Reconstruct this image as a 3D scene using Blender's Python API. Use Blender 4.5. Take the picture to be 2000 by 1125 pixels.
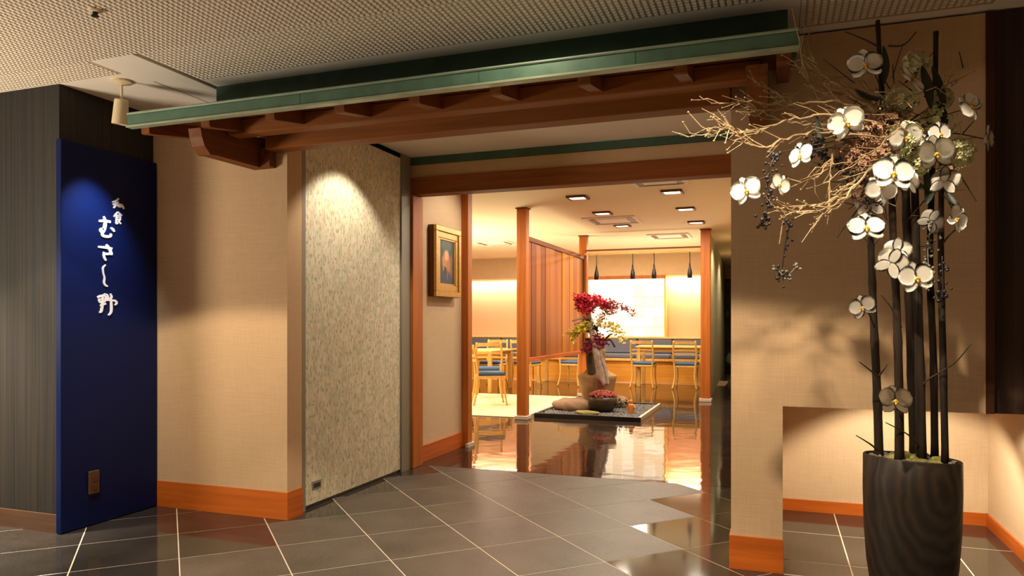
import bpy, bmesh, math, random
from mathutils import Vector, Matrix
R = math.radians
random.seed(7)
for o in list(bpy.data.objects): bpy.data.objects.remove(o, do_unlink=True)
S = bpy.context.scene
C = bpy.context.collection

# ------------------------------------------------------------------ camera
cam = bpy.data.objects.new('camera', bpy.data.cameras.new('camera')); C.objects.link(cam)
cam.location = (0, 0, 1.2); cam.rotation_euler = (R(90), 0, R(19.8))
cam.data.sensor_width = 36; cam.data.lens = 25.74; cam.data.shift_y = 0.03375
cam.data.clip_start = 0.05; cam.data.clip_end = 100
S.camera = cam
# ------------------------------------------------------------------ world, exposure
w = bpy.data.worlds.new('world'); S.world = w; w.use_nodes = True
w.node_tree.nodes['Background'].inputs[0].default_value = (1, .8, .6, 1)
w.node_tree.nodes['Background'].inputs[1].default_value = 0.02
S.view_settings.view_transform = 'Standard'; S.view_settings.look = 'None'
S.view_settings.exposure = 0.35; S.view_settings.gamma = 1
S.view_settings.use_curve_mapping = False

WARM = (1, .83, .60); CREAM = (1, .88, .70)
def spot(name, loc, target, watt, deg, blend=.4, col=WARM, size=.04):
    l = bpy.data.lights.new(name, 'SPOT'); l.energy = watt; l.color = col
    l.spot_size = R(deg); l.spot_blend = blend; l.shadow_soft_size = size
    o = bpy.data.objects.new(name, l); C.objects.link(o); o.location = loc
    o.rotation_euler = (Vector(target) - Vector(loc)).to_track_quat('-Z', 'Y').to_euler()
    return o
def area(name, loc, target, watt, sx, sy, col=WARM):
    l = bpy.data.lights.new(name, 'AREA'); l.energy = watt; l.color = col
    l.shape = 'RECTANGLE'; l.size = sx; l.size_y = sy
    o = bpy.data.objects.new(name, l); C.objects.link(o); o.location = loc
    o.rotation_euler = (Vector(target) - Vector(loc)).to_track_quat('-Z', 'Y').to_euler()
    return o
# lobby downlights, recessed so that they cut off above about 57 degrees
spot('downlight_lamp', (0.38, 2.60, 2.55), (0.38, 2.60, 0), 85, 86, .15, WARM, .05)
spot('downlight_lamp', (-0.25, 1.85, 2.55), (-0.25, 1.85, 0), 205, 115, .10, WARM, .035)
spot('downlight_lamp', (-0.42, 2.60, 2.55), (-0.42, 2.60, 0), 60, 89, .15, WARM, .05)
spot('downlight_lamp', (-3.05, 1.85, 2.55), (-3.05, 1.85, 0), 225, 115, .10, WARM, .05)
spot('downlight_lamp', (-1.0, 2.80, 2.55), (-1.0, 3.1, 0), 10, 165, .5, WARM, .03)
spot('downlight_lamp', (-4.45, 2.35, 2.54), (-4.55, 2.55, 0), 800, 62, .9, CREAM, .05)
area('left_uplight_fill', (-4.7, 1.5, 1.25), (-3.6, 2.4, 2.6), 42, .5, .5, CREAM)  # unseen uplight added at the left to brighten the lobby ceiling
# entrance passage
spot('passage_lamp', (-2.42, 4.35, 2.54), (-2.62, 4.4, 0), 46, 100, .35, CREAM, .02)
spot('passage_lamp', (-1.3, 4.5, 2.54), (-1.3, 4.5, 0), 16, 140, .6, WARM, .05)
spot('picture_lamp', (-1.75, 6.15, 2.6), (-2.8, 6.05, 1.5), 50, 85, .6, CREAM, .03)
# sign spot
spot('sign_lamp', (-3.50, 3.165, 2.25), (-3.8, 3.22, 1.62), 48, 62, 1., (.9, .92, 1), .02)
# niche by the planter
spot('niche_lamp', (0.62, 4.35, 0.79), (.72, 4.75, 0), 36, 118, .35, (1, .86, .62), .02)
spot('niche_lamp', (1.0, 4.0, 0.79), (1.15, 4.1, 0), 16, 125, .35, (1, .86, .62), .02)
# dining room
for yy in (8.03, 9.29, 10.58):
    for xx in (-2.10, -1.05):
        area('ceiling_lamp', (xx, yy, 2.59), (xx, yy, 0), 17, .16, .16, (1, .89, .70))
for xx, yy in ((-5.0, 9.2), (-5.0, 11.4), (-6.8, 10.3), (-4.5, 13.2), (-2.4, 13.4), (-3.9, 7.7)):
    area('ceiling_lamp', (xx, yy, 2.6), (xx, yy, 0), 44, .3, .3, (1, .89, .70))
area('dining_ceiling_fill', (-5.0, 10.5, 0.9), (-5.0, 10.501, 3), 100, 2.0, 2.0, (1, .88, .64))  # fill floating in mid-room, added to brighten the dining ceiling
area('dining_ceiling_fill', (-1.8, 12.6, 0.9), (-1.8, 12.601, 3), 30, 1.2, 1.2, (1, .88, .66))  # second added upward fill, without any fixture
for x0, x1 in ((-6.9, -5.08), (-2.13, -1.12)):
    area('recess_lamp', ((x0+x1)/2, 15.30, 2.155), ((x0+x1)/2, 15.42, .9), 26, x1-x0-.08, .06, (1, .84, .66))
spot('corridor_lamp', (-.55, 15.5, 2.55), (-.6, 15.5, 0), 50, 150)
spot('corridor_lamp', (-.5, 12.6, 2.55), (-.6, 12.8, 0), 50, 150)

# ------------------------------------------------------------------ materials
def srgb(c):
    return tuple(((v/255)/12.92 if v/255 <= .04045 else ((v/255+.055)/1.055)**2.4) for v in c) + (1,)
def base(name, rough=.6, metal=0., spec=.5):
    m = bpy.data.materials.new(name); m.use_nodes = True
    n = m.node_tree; b = n.nodes['Principled BSDF']
    b.inputs['Roughness'].default_value = rough; b.inputs['Metallic'].default_value = metal
    b.inputs['Specular IOR Level'].default_value = spec
    return m, n, b
def plain(name, col, rough=.6, metal=0., spec=.5, var=.0, scale=8., bump=0.):
    """a colour with slight mottling"""
    m, n, b = base(name, rough, metal, spec)
    b.inputs['Base Color'].default_value = srgb(col)
    if var or bump:
        tc = n.nodes.new('ShaderNodeTexCoord'); ns = n.nodes.new('ShaderNodeTexNoise')
        ns.inputs['Scale'].default_value = scale; ns.inputs['Detail'].default_value = 4
        n.links.new(tc.outputs['Object'], ns.inputs['Vector'])
        if var:
            r = n.nodes.new('ShaderNodeMapRange'); r.inputs[1].default_value = .3; r.inputs[2].default_value = .7
            r.inputs[3].default_value = 1-var; r.inputs[4].default_value = 1+var
            n.links.new(ns.outputs[0], r.inputs[0])
            mx = n.nodes.new('ShaderNodeMix'); mx.data_type = 'RGBA'; mx.blend_type = 'MULTIPLY'
            mx.inputs[0].default_value = 1; mx.inputs[6].default_value = srgb(col)
            n.links.new(r.outputs[0], mx.inputs[7]); n.links.new(mx.outputs[2], b.inputs['Base Color'])
        if bump:
            bp = n.nodes.new('ShaderNodeBump'); bp.inputs['Strength'].default_value = bump
            bp.inputs['Distance'].default_value = .01
            n.links.new(ns.outputs[0], bp.inputs['Height']); n.links.new(bp.outputs[0], b.inputs['Normal'])
    return m
def wood(name, c1, c2, rough=.45, axis='z', scale=1., coord='Object', rnd=False):
    """long grain along one axis"""
    m, n, b = base(name, rough+.1, 0, .3)
    tc = n.nodes.new('ShaderNodeTexCoord'); mp = n.nodes.new('ShaderNodeMapping')
    s = {'x': (1.2, 26, 26), 'y': (26, 1.2, 26), 'z': (26, 26, 1.2)}[axis]
    mp.inputs['Scale'].default_value = tuple(v*scale for v in s)
    n.links.new(tc.outputs[coord], mp.inputs[0])
    if rnd:
        oi = n.nodes.new('ShaderNodeObjectInfo'); ml = n.nodes.new('ShaderNodeMath'); ml.operation = 'MULTIPLY'
        ml.inputs[1].default_value = 40; n.links.new(oi.outputs['Random'], ml.inputs[0])
        n.links.new(ml.outputs[0], mp.inputs['Location'])
    ns = n.nodes.new('ShaderNodeTexNoise'); ns.inputs['Scale'].default_value = 1; ns.inputs['Detail'].default_value = 5
    ns.inputs['Distortion'].default_value = .6
    n.links.new(mp.outputs[0], ns.inputs['Vector'])
    cr = n.nodes.new('ShaderNodeValToRGB'); cr.color_ramp.elements[0].position = .3; cr.color_ramp.elements[1].position = .72
    cr.color_ramp.elements[0].color = srgb(c1); cr.color_ramp.elements[1].color = srgb(c2)
    n.links.new(ns.outputs[0], cr.inputs[0]); n.links.new(cr.outputs[0], b.inputs['Base Color'])
    return m
def linen(name, col, var=.09):
    """woven wall cloth: fine vertical and horizontal threads"""
    m, n, b = base(name, .9, 0, .2)
    tc = n.nodes.new('ShaderNodeTexCoord')
    outs = []
    for s in ((260, 260, 7), (9, 9, 240), (3, 3, 3)):
        mp = n.nodes.new('ShaderNodeMapping'); mp.inputs['Scale'].default_value = s
        ns = n.nodes.new('ShaderNodeTexNoise'); ns.inputs['Scale'].default_value = 1; ns.inputs['Detail'].default_value = 2
        n.links.new(tc.outputs['Object'], mp.inputs[0]); n.links.new(mp.outputs[0], ns.inputs['Vector']); outs.append(ns.outputs[0])
    a = n.nodes.new('ShaderNodeMath'); a.operation = 'ADD'; n.links.new(outs[0], a.inputs[0]); n.links.new(outs[1], a.inputs[1])
    r = n.nodes.new('ShaderNodeMapRange'); r.inputs[1].default_value = .6; r.inputs[2].default_value = 1.4
    r.inputs[3].default_value = 1-var; r.inputs[4].default_value = 1+var; n.links.new(a.outputs[0], r.inputs[0])
    mx = n.nodes.new('ShaderNodeMix'); mx.data_type = 'RGBA'; mx.blend_type = 'MULTIPLY'; mx.inputs[0].default_value = 1
    mx.inputs[6].default_value = srgb(col); n.links.new(r.outputs[0], mx.inputs[7]); n.links.new(mx.outputs[2], b.inputs['Base Color'])
    bp = n.nodes.new('ShaderNodeBump'); bp.inputs['Strength'].default_value = .25; bp.inputs['Distance'].default_value = .002
    n.links.new(a.outputs[0], bp.inputs['Height']); n.links.new(bp.outputs[0], b.inputs['Normal'])
    return m
def stone(name, c1, c2, rough, spec=.5, scale=90., wave=0.):
    m, n, b = base(name, rough, 0, spec)
    tc = n.nodes.new('ShaderNodeTexCoord'); oi = n.nodes.new('ShaderNodeObjectInfo')
    ad = n.nodes.new('ShaderNodeVectorMath'); ad.operation = 'MULTIPLY_ADD'
    n.links.new(oi.outputs['Random'], ad.inputs[0]); ad.inputs[1].default_value = (31, 17, 9)
    n.links.new(tc.outputs['Object'], ad.inputs[2])
    ns = n.nodes.new('ShaderNodeTexNoise'); ns.inputs['Scale'].default_value = scale; ns.inputs['Detail'].default_value = 6
    n2 = n.nodes.new('ShaderNodeTexNoise'); n2.inputs['Scale'].default_value = 3; n2.inputs['Detail'].default_value = 4
    n.links.new(ad.outputs[0], ns.inputs['Vector']); n.links.new(ad.outputs[0], n2.inputs['Vector'])
    a = n.nodes.new('ShaderNodeMath'); a.operation = 'ADD'; n.links.new(ns.outputs[0], a.inputs[0]); n.links.new(n2.outputs[0], a.inputs[1])
    cr = n.nodes.new('ShaderNodeMapRange'); cr.inputs[1].default_value = .75; cr.inputs[2].default_value = 1.25
    n.links.new(a.outputs[0], cr.inputs[0])
    mx = n.nodes.new('ShaderNodeMix'); mx.data_type = 'RGBA'; mx.inputs[6].default_value = srgb(c1); mx.inputs[7].default_value = srgb(c2)
    n.links.new(cr.outputs[0], mx.inputs[0]); n.links.new(mx.outputs[2], b.inputs['Base Color'])
    if wave:
        n3 = n.nodes.new('ShaderNodeTexNoise'); n3.inputs['Scale'].default_value = 5; n3.inputs['Detail'].default_value = 1
        n.links.new(tc.outputs['Object'], n3.inputs['Vector'])
        bp = n.nodes.new('ShaderNodeBump'); bp.inputs['Strength'].default_value = wave; bp.inputs['Distance'].default_value = .01
        n.links.new(n3.outputs[0], bp.inputs['Height']); n.links.new(bp.outputs[0], b.inputs['Normal'])
    return m
def ribbed(name, c1, c2, axis='x', pitch=70.):
    m, n, b = base(name, .7)
    tc = n.nodes.new('ShaderNodeTexCoord'); mp = n.nodes.new('ShaderNodeMapping'); mp.inputs['Scale'].default_value = (pitch, pitch, .8)
    ns = n.nodes.new('ShaderNodeTexNoise'); ns.inputs['Scale'].default_value = 1; ns.inputs['Detail'].default_value = 1
    n.links.new(tc.outputs['Object'], mp.inputs[0]); n.links.new(mp.outputs[0], ns.inputs['Vector'])
    cr = n.nodes.new('ShaderNodeValToRGB'); cr.color_ramp.elements[0].position = .38; cr.color_ramp.elements[1].position = .62
    cr.color_ramp.elements[0].color = srgb(c1); cr.color_ramp.elements[1].color = srgb(c2)
    n.links.new(ns.outputs[0], cr.inputs[0]); n.links.new(cr.outputs[0], b.inputs['Base Color'])
    bp = n.nodes.new('ShaderNodeBump'); bp.inputs['Strength'].default_value = .5; bp.inputs['Distance'].default_value = .004
    n.links.new(ns.outputs[0], bp.inputs['Height']); n.links.new(bp.outputs[0], b.inputs['Normal'])
    return m
def glow(name, col, strength):
    m, n, b = base(name, .5)
    b.inputs['Base Color'].default_value = srgb(col)
    b.inputs['Emission Color'].default_value = srgb(col); b.inputs['Emission Strength'].default_value = strength
    return m
def mottled():
    """sage and cream wallpaper with short vertical flecks"""
    m, n, b = base('mottled_wallpaper', .75, 0, .3)
    tc = n.nodes.new('ShaderNodeTexCoord'); prev = None
    b0 = None
    cols = [((198, 192, 166), (150, 150, 130)), ((208, 180, 156), None), ((128, 124, 104), None)]
    def noise(sc, det=3):
        mp = n.nodes.new('ShaderNodeMapping'); mp.inputs['Scale'].default_value = sc
        ns = n.nodes.new('ShaderNodeTexNoise'); ns.inputs['Scale'].default_value = 1; ns.inputs['Detail'].default_value = det
        n.links.new(tc.outputs['Object'], mp.inputs[0]); n.links.new(mp.outputs[0], ns.inputs['Vector']); return ns.outputs[0]
    def mask(src, lo, hi):
        r = n.nodes.new('ShaderNodeMapRange'); r.inputs[1].default_value = lo; r.inputs[2].default_value = hi
        n.links.new(src, r.inputs[0]); return r.outputs[0]
    def mix(f, a, c):
        mx = n.nodes.new('ShaderNodeMix'); mx.data_type = 'RGBA'; n.links.new(f, mx.inputs[0])
        if isinstance(a, tuple): mx.inputs[6].default_value = srgb(a)
        else: n.links.new(a, mx.inputs[6])
        mx.inputs[7].default_value = srgb(c); return mx.outputs[2]
    c = mix(mask(noise((22, 22, 14)), .4, .65), (226, 216, 190), (204, 198, 170))
    c = mix(mask(noise((60, 60, 26), 4), .54, .62), c, (172, 166, 140))
    c = mix(mask(noise((45, 45, 20), 2), .6, .68), c, (214, 184, 156))
    n.links.new(c, b.inputs['Base Color'])
    return m
def picture():
    """a dim seated figure in loose paint: flat print on the canvas"""
    m, n, b = base('painted_canvas', .5)
    tc = n.nodes.new('ShaderNodeTexCoord'); ns = n.nodes.new('ShaderNodeTexNoise'); ns.inputs['Scale'].default_value = 22
    n.links.new(tc.outputs['Object'], ns.inputs['Vector'])
    sub = n.nodes.new('ShaderNodeVectorMath'); sub.operation = 'SUBTRACT'; sub.inputs[1].default_value = (.5, .5, .5)
    n.links.new(ns.outputs['Color'], sub.inputs[0])
    wp = n.nodes.new('ShaderNodeVectorMath'); wp.operation = 'MULTIPLY_ADD'; wp.inputs[1].default_value = (0, .06, .06)
    n.links.new(sub.outputs[0], wp.inputs[0]); n.links.new(tc.outputs['Object'], wp.inputs[2])
    cur = None
    # colour, centre y, centre z, half width, half height
    for col, cy, cz, hw, hh in (((38, 50, 40), 0, 0, 9, 9), ((66, 84, 74), -.01, .15, .10, .06), ((130, 66, 44), .09, -.03, .035, .10),
                                ((196, 124, 66), -.015, .0, .085, .10), ((226, 164, 112), 0, .06, .045, .05), ((170, 110, 50), .04, -.03, .045, .06),
                                ((44, 48, 84), -.01, -.15, .10, .075), ((90, 96, 110), .02, -.11, .02, .04), ((30, 26, 28), -.03, -.07, .035, .03)):
        if cur is None: cur = srgb(col); continue
        s = n.nodes.new('ShaderNodeVectorMath'); s.operation = 'SUBTRACT'; s.inputs[1].default_value = (0, cy, cz); n.links.new(wp.outputs[0], s.inputs[0])
        d = n.nodes.new('ShaderNodeVectorMath'); d.operation = 'MULTIPLY'; d.inputs[1].default_value = (0, 1/hw, 1/hh); n.links.new(s.outputs[0], d.inputs[0])
        l = n.nodes.new('ShaderNodeVectorMath'); l.operation = 'LENGTH'; n.links.new(d.outputs[0], l.inputs[0])
        r = n.nodes.new('ShaderNodeMapRange'); r.inputs[1].default_value = 1.15; r.inputs[2].default_value = .8; n.links.new(l.outputs['Value'], r.inputs[0])
        mx = n.nodes.new('ShaderNodeMix'); mx.data_type = 'RGBA'; n.links.new(r.outputs[0], mx.inputs[0])
        if isinstance(cur, tuple): mx.inputs[6].default_value = cur
        else: n.links.new(cur, mx.inputs[6])
        mx.inputs[7].default_value = srgb(col); cur = mx.outputs[2]
    n.links.new(cur, b.inputs['Base Color'])
    return m
def swirl():
    """dark carved wood with wandering ring grain"""
    m, n, b = base('dark_ring_wood', .5)
    tc = n.nodes.new('ShaderNodeTexCoord'); mp = n.nodes.new('ShaderNodeMapping')
    mp.inputs['Location'].default_value = (-.1, .19, -.36); mp.inputs['Scale'].default_value = (1, 1, .62)
    n.links.new(tc.outputs['Object'], mp.inputs[0])
    wv = n.nodes.new('ShaderNodeTexWave'); wv.wave_type = 'RINGS'; wv.rings_direction = 'SPHERICAL'
    wv.inputs['Scale'].default_value = 8; wv.inputs['Distortion'].default_value = 5; wv.inputs['Detail'].default_value = 3
    wv.inputs['Detail Scale'].default_value = 1.6
    n.links.new(mp.outputs[0], wv.inputs['Vector'])
    cr = n.nodes.new('ShaderNodeValToRGB'); cr.color_ramp.elements[0].color = srgb((32, 24, 17)); cr.color_ramp.elements[1].color = srgb((50, 38, 27))
    n.links.new(wv.outputs[0], cr.inputs[0]); n.links.new(cr.outputs[0], b.inputs['Base Color'])
    bp = n.nodes.new('ShaderNodeBump'); bp.inputs['Strength'].default_value = .2; bp.inputs['Distance'].default_value = .004
    n.links.new(wv.outputs[0], bp.inputs['Height']); n.links.new(bp.outputs[0], b.inputs['Normal'])
    return m

M = dict(
 linen=linen('beige_wall_cloth', (206, 172, 134)), linen2=linen('pale_wall_cloth', (212, 184, 152)),
 plaster=plain('tan_plaster', (208, 176, 136), .85, var=.04), ceil=plain('ceiling_paint', (232, 220, 204), .8, var=.02, scale=2),
 ceil_base=plain('ceiling_backing', (178, 158, 136), .9), pad=plain('ceiling_pad', (232, 220, 202), .8),
 dceil=plain('dining_ceiling_paint', (232, 212, 176), .85), dark_wall=ribbed('brown_ribbed_wallpaper', (22, 18, 15), (42, 35, 28), pitch=130),
 brown_wall=ribbed('dark_brown_panel', (44, 24, 12), (58, 34, 18)), blue=plain('blue_sign_lacquer', (3, 22, 70), .45, spec=.2),
 white=plain('white_lettering', (240, 240, 240), .5), lobbywall=plain('lobby_wall_paint', (150, 122, 96), .9),
 base_o=wood('orange_wood', (176, 84, 22), (208, 108, 34), .4, 'x'), base_oy=wood('orange_wood_y', (176, 84, 22), (208, 108, 34), .4, 'y'),
 post=wood('orange_post_wood', (166, 88, 28), (194, 112, 42), .4, 'z'),
 base_b=wood('brown_baseboard', (74, 52, 36), (96, 68, 48), .5, 'x'),
 beam=wood('dark_orange_beam', (118, 64, 16), (148, 84, 26), .5, 'x'), beamy=wood('dark_orange_beam_y', (108, 58, 16), (136, 76, 24), .5, 'y'),
 copper=plain('green_patina_copper', (84, 116, 98), .45, .1, var=.16, scale=14), copper_d=plain('dark_green_trim', (58, 86, 70), .6, var=.15, scale=10),
 metal=plain('grey_metal', (138, 132, 118), .45, .15), metal_d=plain('dark_metal', (70, 66, 60), .4, .7), mottled=mottled(),
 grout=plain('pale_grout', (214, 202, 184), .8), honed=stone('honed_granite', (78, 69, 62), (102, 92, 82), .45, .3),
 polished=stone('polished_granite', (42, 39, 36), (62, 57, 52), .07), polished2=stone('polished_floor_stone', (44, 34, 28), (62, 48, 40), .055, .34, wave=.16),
 gold=plain('gilt_frame', (196, 156, 84), .35, .6, var=.12, scale=30), gold_d=plain('dark_gilt_edge', (96, 58, 30), .5, .3), canvas=picture(),
 mat=plain('cream_mat', (232, 214, 168), .85, var=.04, scale=30), pale=wood('pale_yellow_wood', (214, 162, 84), (234, 188, 108), .4, 'z'),
 gold_wood=wood('golden_wood', (196, 130, 40), (214, 152, 60), .45, 'x'), seat=plain('blue_seat_fabric', (62, 92, 128), .85, var=.1, scale=40),
 grey_seat=plain('grey_blue_upholstery', (104, 104, 118), .9, var=.08, scale=30), salmon=plain('salmon_wall', (226, 164, 122), .85),
 dark=plain('black_iron', (34, 22, 16), .4), black=plain('black_lacquer', (20, 18, 18), .3), lamp=glow('lamp_diffuser', (255, 240, 214), 9),
 lampcream=plain('cream_lamp_body', (226, 206, 170), .45), plate=plain('brown_socket_plate', (86, 60, 40), .4), plinth=plain('white_stone', (206, 186, 164), .5),
 swirl=swirl(), pole=wood('dark_pole', (26, 19, 13), (58, 42, 28), .7, 'z', 2.), twig=plain('golden_twig', (156, 130, 94), .7, var=.2, scale=60),
 twig_d=plain('dark_twig', (58, 40, 28), .7), petal=plain('white_orchid_petal', (250, 245, 234), .6), lip=plain('yellow_orchid_lip', (214, 168, 62), .6),
 hyd=plain('pale_green_hydrangea', (206, 208, 156), .7, var=.12, scale=60), dried=plain('dusty_pink_dried_flower', (160, 122, 96), .8, var=.25, scale=50),
 berry=plain('dark_berry', (44, 38, 40), .4), moss=plain('yellow_green_moss', (150, 142, 74), .95, var=.3, scale=60, bump=.6), soil=plain('dark_soil', (44, 38, 32), .95, var=.4, scale=60, bump=.6),
 leaf=plain('dark_leaf', (34, 40, 28), .5), lichen=plain('grey_lichen', (120, 116, 104), .9, var=.2, scale=60),
 gravel=plain('grey_gravel', (126, 122, 120), .8, var=.3, scale=60), jar=plain('tan_stoneware', (156, 124, 84), .5, var=.2, scale=12),
 rock=plain('brown_rock', (150, 118, 90), .8, var=.2, scale=12, bump=.5), bowl=plain('dark_bowl', (58, 44, 24), .35, var=.3, scale=10),
 redd=plain('red_dried_heads', (150, 66, 56), .8, var=.3, scale=40), redleaf=plain('crimson_leaf', (196, 34, 62), .6), crim=plain('dark_crimson_leaf', (140, 26, 58), .6), pinkleaf=plain('dark_pink_leaf', (150, 70, 80), .6),
 yel=plain('yellow_green_leaf', (206, 190, 60), .6), cream=plain('cream_blossom', (232, 220, 140), .6), drift=plain('grey_driftwood', (170, 150, 138), .7, var=.35, scale=14, bump=.5), dwood=plain('dark_driftwood', (70, 62, 50), .8, var=.3, scale=14),
 figure=plain('orange_wood_figure', (206, 130, 50), .5), redbark=plain('red_brown_bark', (120, 60, 50), .7, var=.3, scale=20),
)
TONES = [wood('plank_tone_%d' % i, a, b, .45, 'z', 1., rnd=True) for i, (a, b) in enumerate((
    ((140, 72, 22), (160, 88, 30)), ((156, 92, 44), (172, 106, 54)), ((112, 54, 14), (132, 68, 20)), ((178, 104, 28), (196, 120, 38)), ((148, 80, 28), (166, 94, 36))))]
PANES = [glow('backlit_paper_%d' % i, c, s) for i, (c, s) in enumerate((((255, 246, 226), 0.85), ((255, 238, 208), .72), ((252, 230, 196), .62)))]

# ------------------------------------------------------------------ geometry helpers
def link(name, me, mat, parent=None, smooth=False):
    me.materials.append(mat)
    if smooth:
        for p in me.polygons: p.use_smooth = True
    o = bpy.data.objects.new(name, me); C.objects.link(o)
    if parent: o.parent = parent
    return o
def fin(name, bm, mat, parent=None, smooth=False):
    bmesh.ops.recalc_face_normals(bm, faces=bm.faces)
    me = bpy.data.meshes.new(name); bm.to_mesh(me); bm.free()
    return link(name, me, mat, parent, smooth)
def abox(bm, x0, x1, y0, y1, z0, z1, bev=0.):
    vs = [bm.verts.new((x, y, z)) for x in (x0, x1) for y in (y0, y1) for z in (z0, z1)]
    fs = [bm.faces.new([vs[i] for i in f]) for f in ((0, 1, 3, 2), (4, 6, 7, 5), (0, 4, 5, 1), (2, 3, 7, 6), (0, 2, 6, 4), (1, 5, 7, 3))]
    if bev:
        es = {e for f in fs for e in f.edges}
        bmesh.ops.bevel(bm, geom=list(es), offset=bev, segments=1, affect='EDGES')
    return vs
def box(name, x0, x1, y0, y1, z0, z1, mat, parent=None, bev=0.):
    bm = bmesh.new(); abox(bm, x0, x1, y0, y1, z0, z1, bev); return fin(name, bm, mat, parent)
def prism(bm, pts, axis, a, b):
    """pts 2D polygon extruded along axis from a to b"""
    def P(u, v, t): return {'x': (t, u, v), 'y': (u, t, v), 'z': (u, v, t)}[axis]
    A = [bm.verts.new(P(u, v, a)) for u, v in pts]; B = [bm.verts.new(P(u, v, b)) for u, v in pts]
    bm.faces.new(A); bm.faces.new(B[::-1])
    for i in range(len(pts)):
        j = (i+1) % len(pts); bm.faces.new((A[i], A[j], B[j], B[i]))
def lathe(bm, prof, n=24, c=(0, 0, 0), wob=0.):
    rings = []
    for r, z in prof:
        rings.append([bm.verts.new((c[0]+r*math.cos(2*math.pi*i/n)*(1+wob*math.sin(3*i)), c[1]+r*math.sin(2*math.pi*i/n)*(1+wob*math.cos(2*i)), c[2]+z)) for i in range(n)])
    for a, b in zip(rings, rings[1:]):
        for i in range(n): bm.faces.new((a[i], a[(i+1) % n], b[(i+1) % n], b[i]))
    bm.faces.new(rings[0][::-1]); bm.faces.new(rings[-1])
def tube(bm, pts, rad, n=6):
    pts = [Vector(p) for p in pts]
    if not isinstance(rad, (list, tuple)): rad = [rad]*len(pts)
    rings = []
    for i, p in enumerate(pts):
        t = (pts[min(i+1, len(pts)-1)] - pts[max(i-1, 0)]).normalized()
        u = t.cross(Vector((0, 0, 1)) if abs(t.z) < .9 else Vector((1, 0, 0))).normalized(); v = t.cross(u)
        rings.append([bm.verts.new(p + (u*math.cos(2*math.pi*k/n) + v*math.sin(2*math.pi*k/n))*rad[i]) for k in range(n)])
    for a, b in zip(rings, rings[1:]):
        for k in range(n): bm.faces.new((a[k], a[(k+1) % n], b[(k+1) % n], b[k]))
    bm.faces.new(rings[0][::-1]); bm.faces.new(rings[-1])
def blob(bm, c, r, sub=1, sq=(1, 1, 1), jit=.0):
    g = bmesh.ops.create_icosphere(bm, subdivisions=sub, radius=1)
    for v in g['verts']:
        k = 1 + random.uniform(-jit, jit)
        v.co = Vector((c[0]+v.co.x*r*sq[0]*k, c[1]+v.co.y*r*sq[1]*k, c[2]+v.co.z*r*sq[2]*k))
def cr(pts, n=4):
    """smooth a polyline (Catmull-Rom)"""
    P = [Vector(p) for p in pts]; P = [P[0]] + P + [P[-1]]; out = []
    for i in range(1, len(P)-2):
        for k in range(n):
            t = k/n
            out.append(.5*((2*P[i]) + (-P[i-1]+P[i+1])*t + (2*P[i-1]-5*P[i]+4*P[i+1]-P[i+2])*t*t + (-P[i-1]+3*P[i]-3*P[i+1]+P[i+2])*t**3))
    out.append(P[-2]); return out
def tag(o, label=None, cat=None, group=None, kind=None):
    if label: o['label'] = label
    if cat: o['category'] = cat
    if group: o['group'] = group
    if kind: o['kind'] = kind
    return o
def empty(name, loc, label, cat, group=None):
    o = bpy.data.objects.new(name, None); C.objects.link(o); o.location = loc; o.empty_display_size = .1
    return tag(o, label, cat, group)
def ST(o, label=None):
    o['kind'] = 'structure'
    if label: o['label'] = label
    return o

# ------------------------------------------------------------------ floor
Q = .4835; A0 = .0535; B0 = 3.61; r2 = math.sqrt(2)
flo = ST(box('floor', -7, 3, -3, 5.55, -.06, -.0012, M['grout']), 'grey granite lobby floor in diagonal square tiles with pale joints')
flo['category'] = 'floor'
bm = bmesh.new(); g = .0028
abox(bm, g, Q-g, g, Q-g, -.006, 0, .0012); tile_me = bpy.data.meshes.new('floor_tile'); bmesh.ops.recalc_face_normals(bm, faces=bm.faces); bm.to_mesh(tile_me); bm.free()
tile_h = tile_me; tile_p = tile_me.copy()
tile_h.materials.append(M['honed']); tile_p.materials.append(M['polished'])
def clipped(i, m):
    """a tile cut straight by the threshold, the walls or the niche edge; returns polygon"""
    poly = []
    for da, db in ((g, g), (Q-g, g), (Q-g, Q-g), (g, Q-g)):
        a = A0+Q*i+da; b = B0+Q*m+db; poly.append(((a-b)/r2, (a+b)/r2))
    def clip(poly, f):
        out = []
        for k in range(len(poly)):
            p, q = poly[k], poly[(k+1) % len(poly)]; fp, fq = f(p), f(q)
            if fp >= 0: out.append(p)
            if (fp >= 0) != (fq >= 0):
                t = fp/(fp-fq); out.append((p[0]+(q[0]-p[0])*t, p[1]+(q[1]-p[1])*t))
        return out
    n0 = len(poly)
    full = list(poly)
    cy = sum(p[1] for p in poly)/4; cx = sum(p[0] for p in poly)/4
    x1 = max(p[0] for p in poly); y1 = max(p[1] for p in poly)
    extra = None
    if x1 > -.208 and y1 > 3.72:
        extra = clip(clip(clip(poly, lambda p: -.214-p[0]), lambda p: 5.55-p[1]), lambda p: p[1]-3.72)
        poly = clip(poly, lambda p: 3.72-p[1])
    poly = clip(poly, lambda p: 5.55 - p[1])
    if poly and cy > 3.4: poly = clip(poly, lambda p: p[0]+2.86) if cy > 4.0 else poly
    return poly, poly == full, extra
nt = 0
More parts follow.
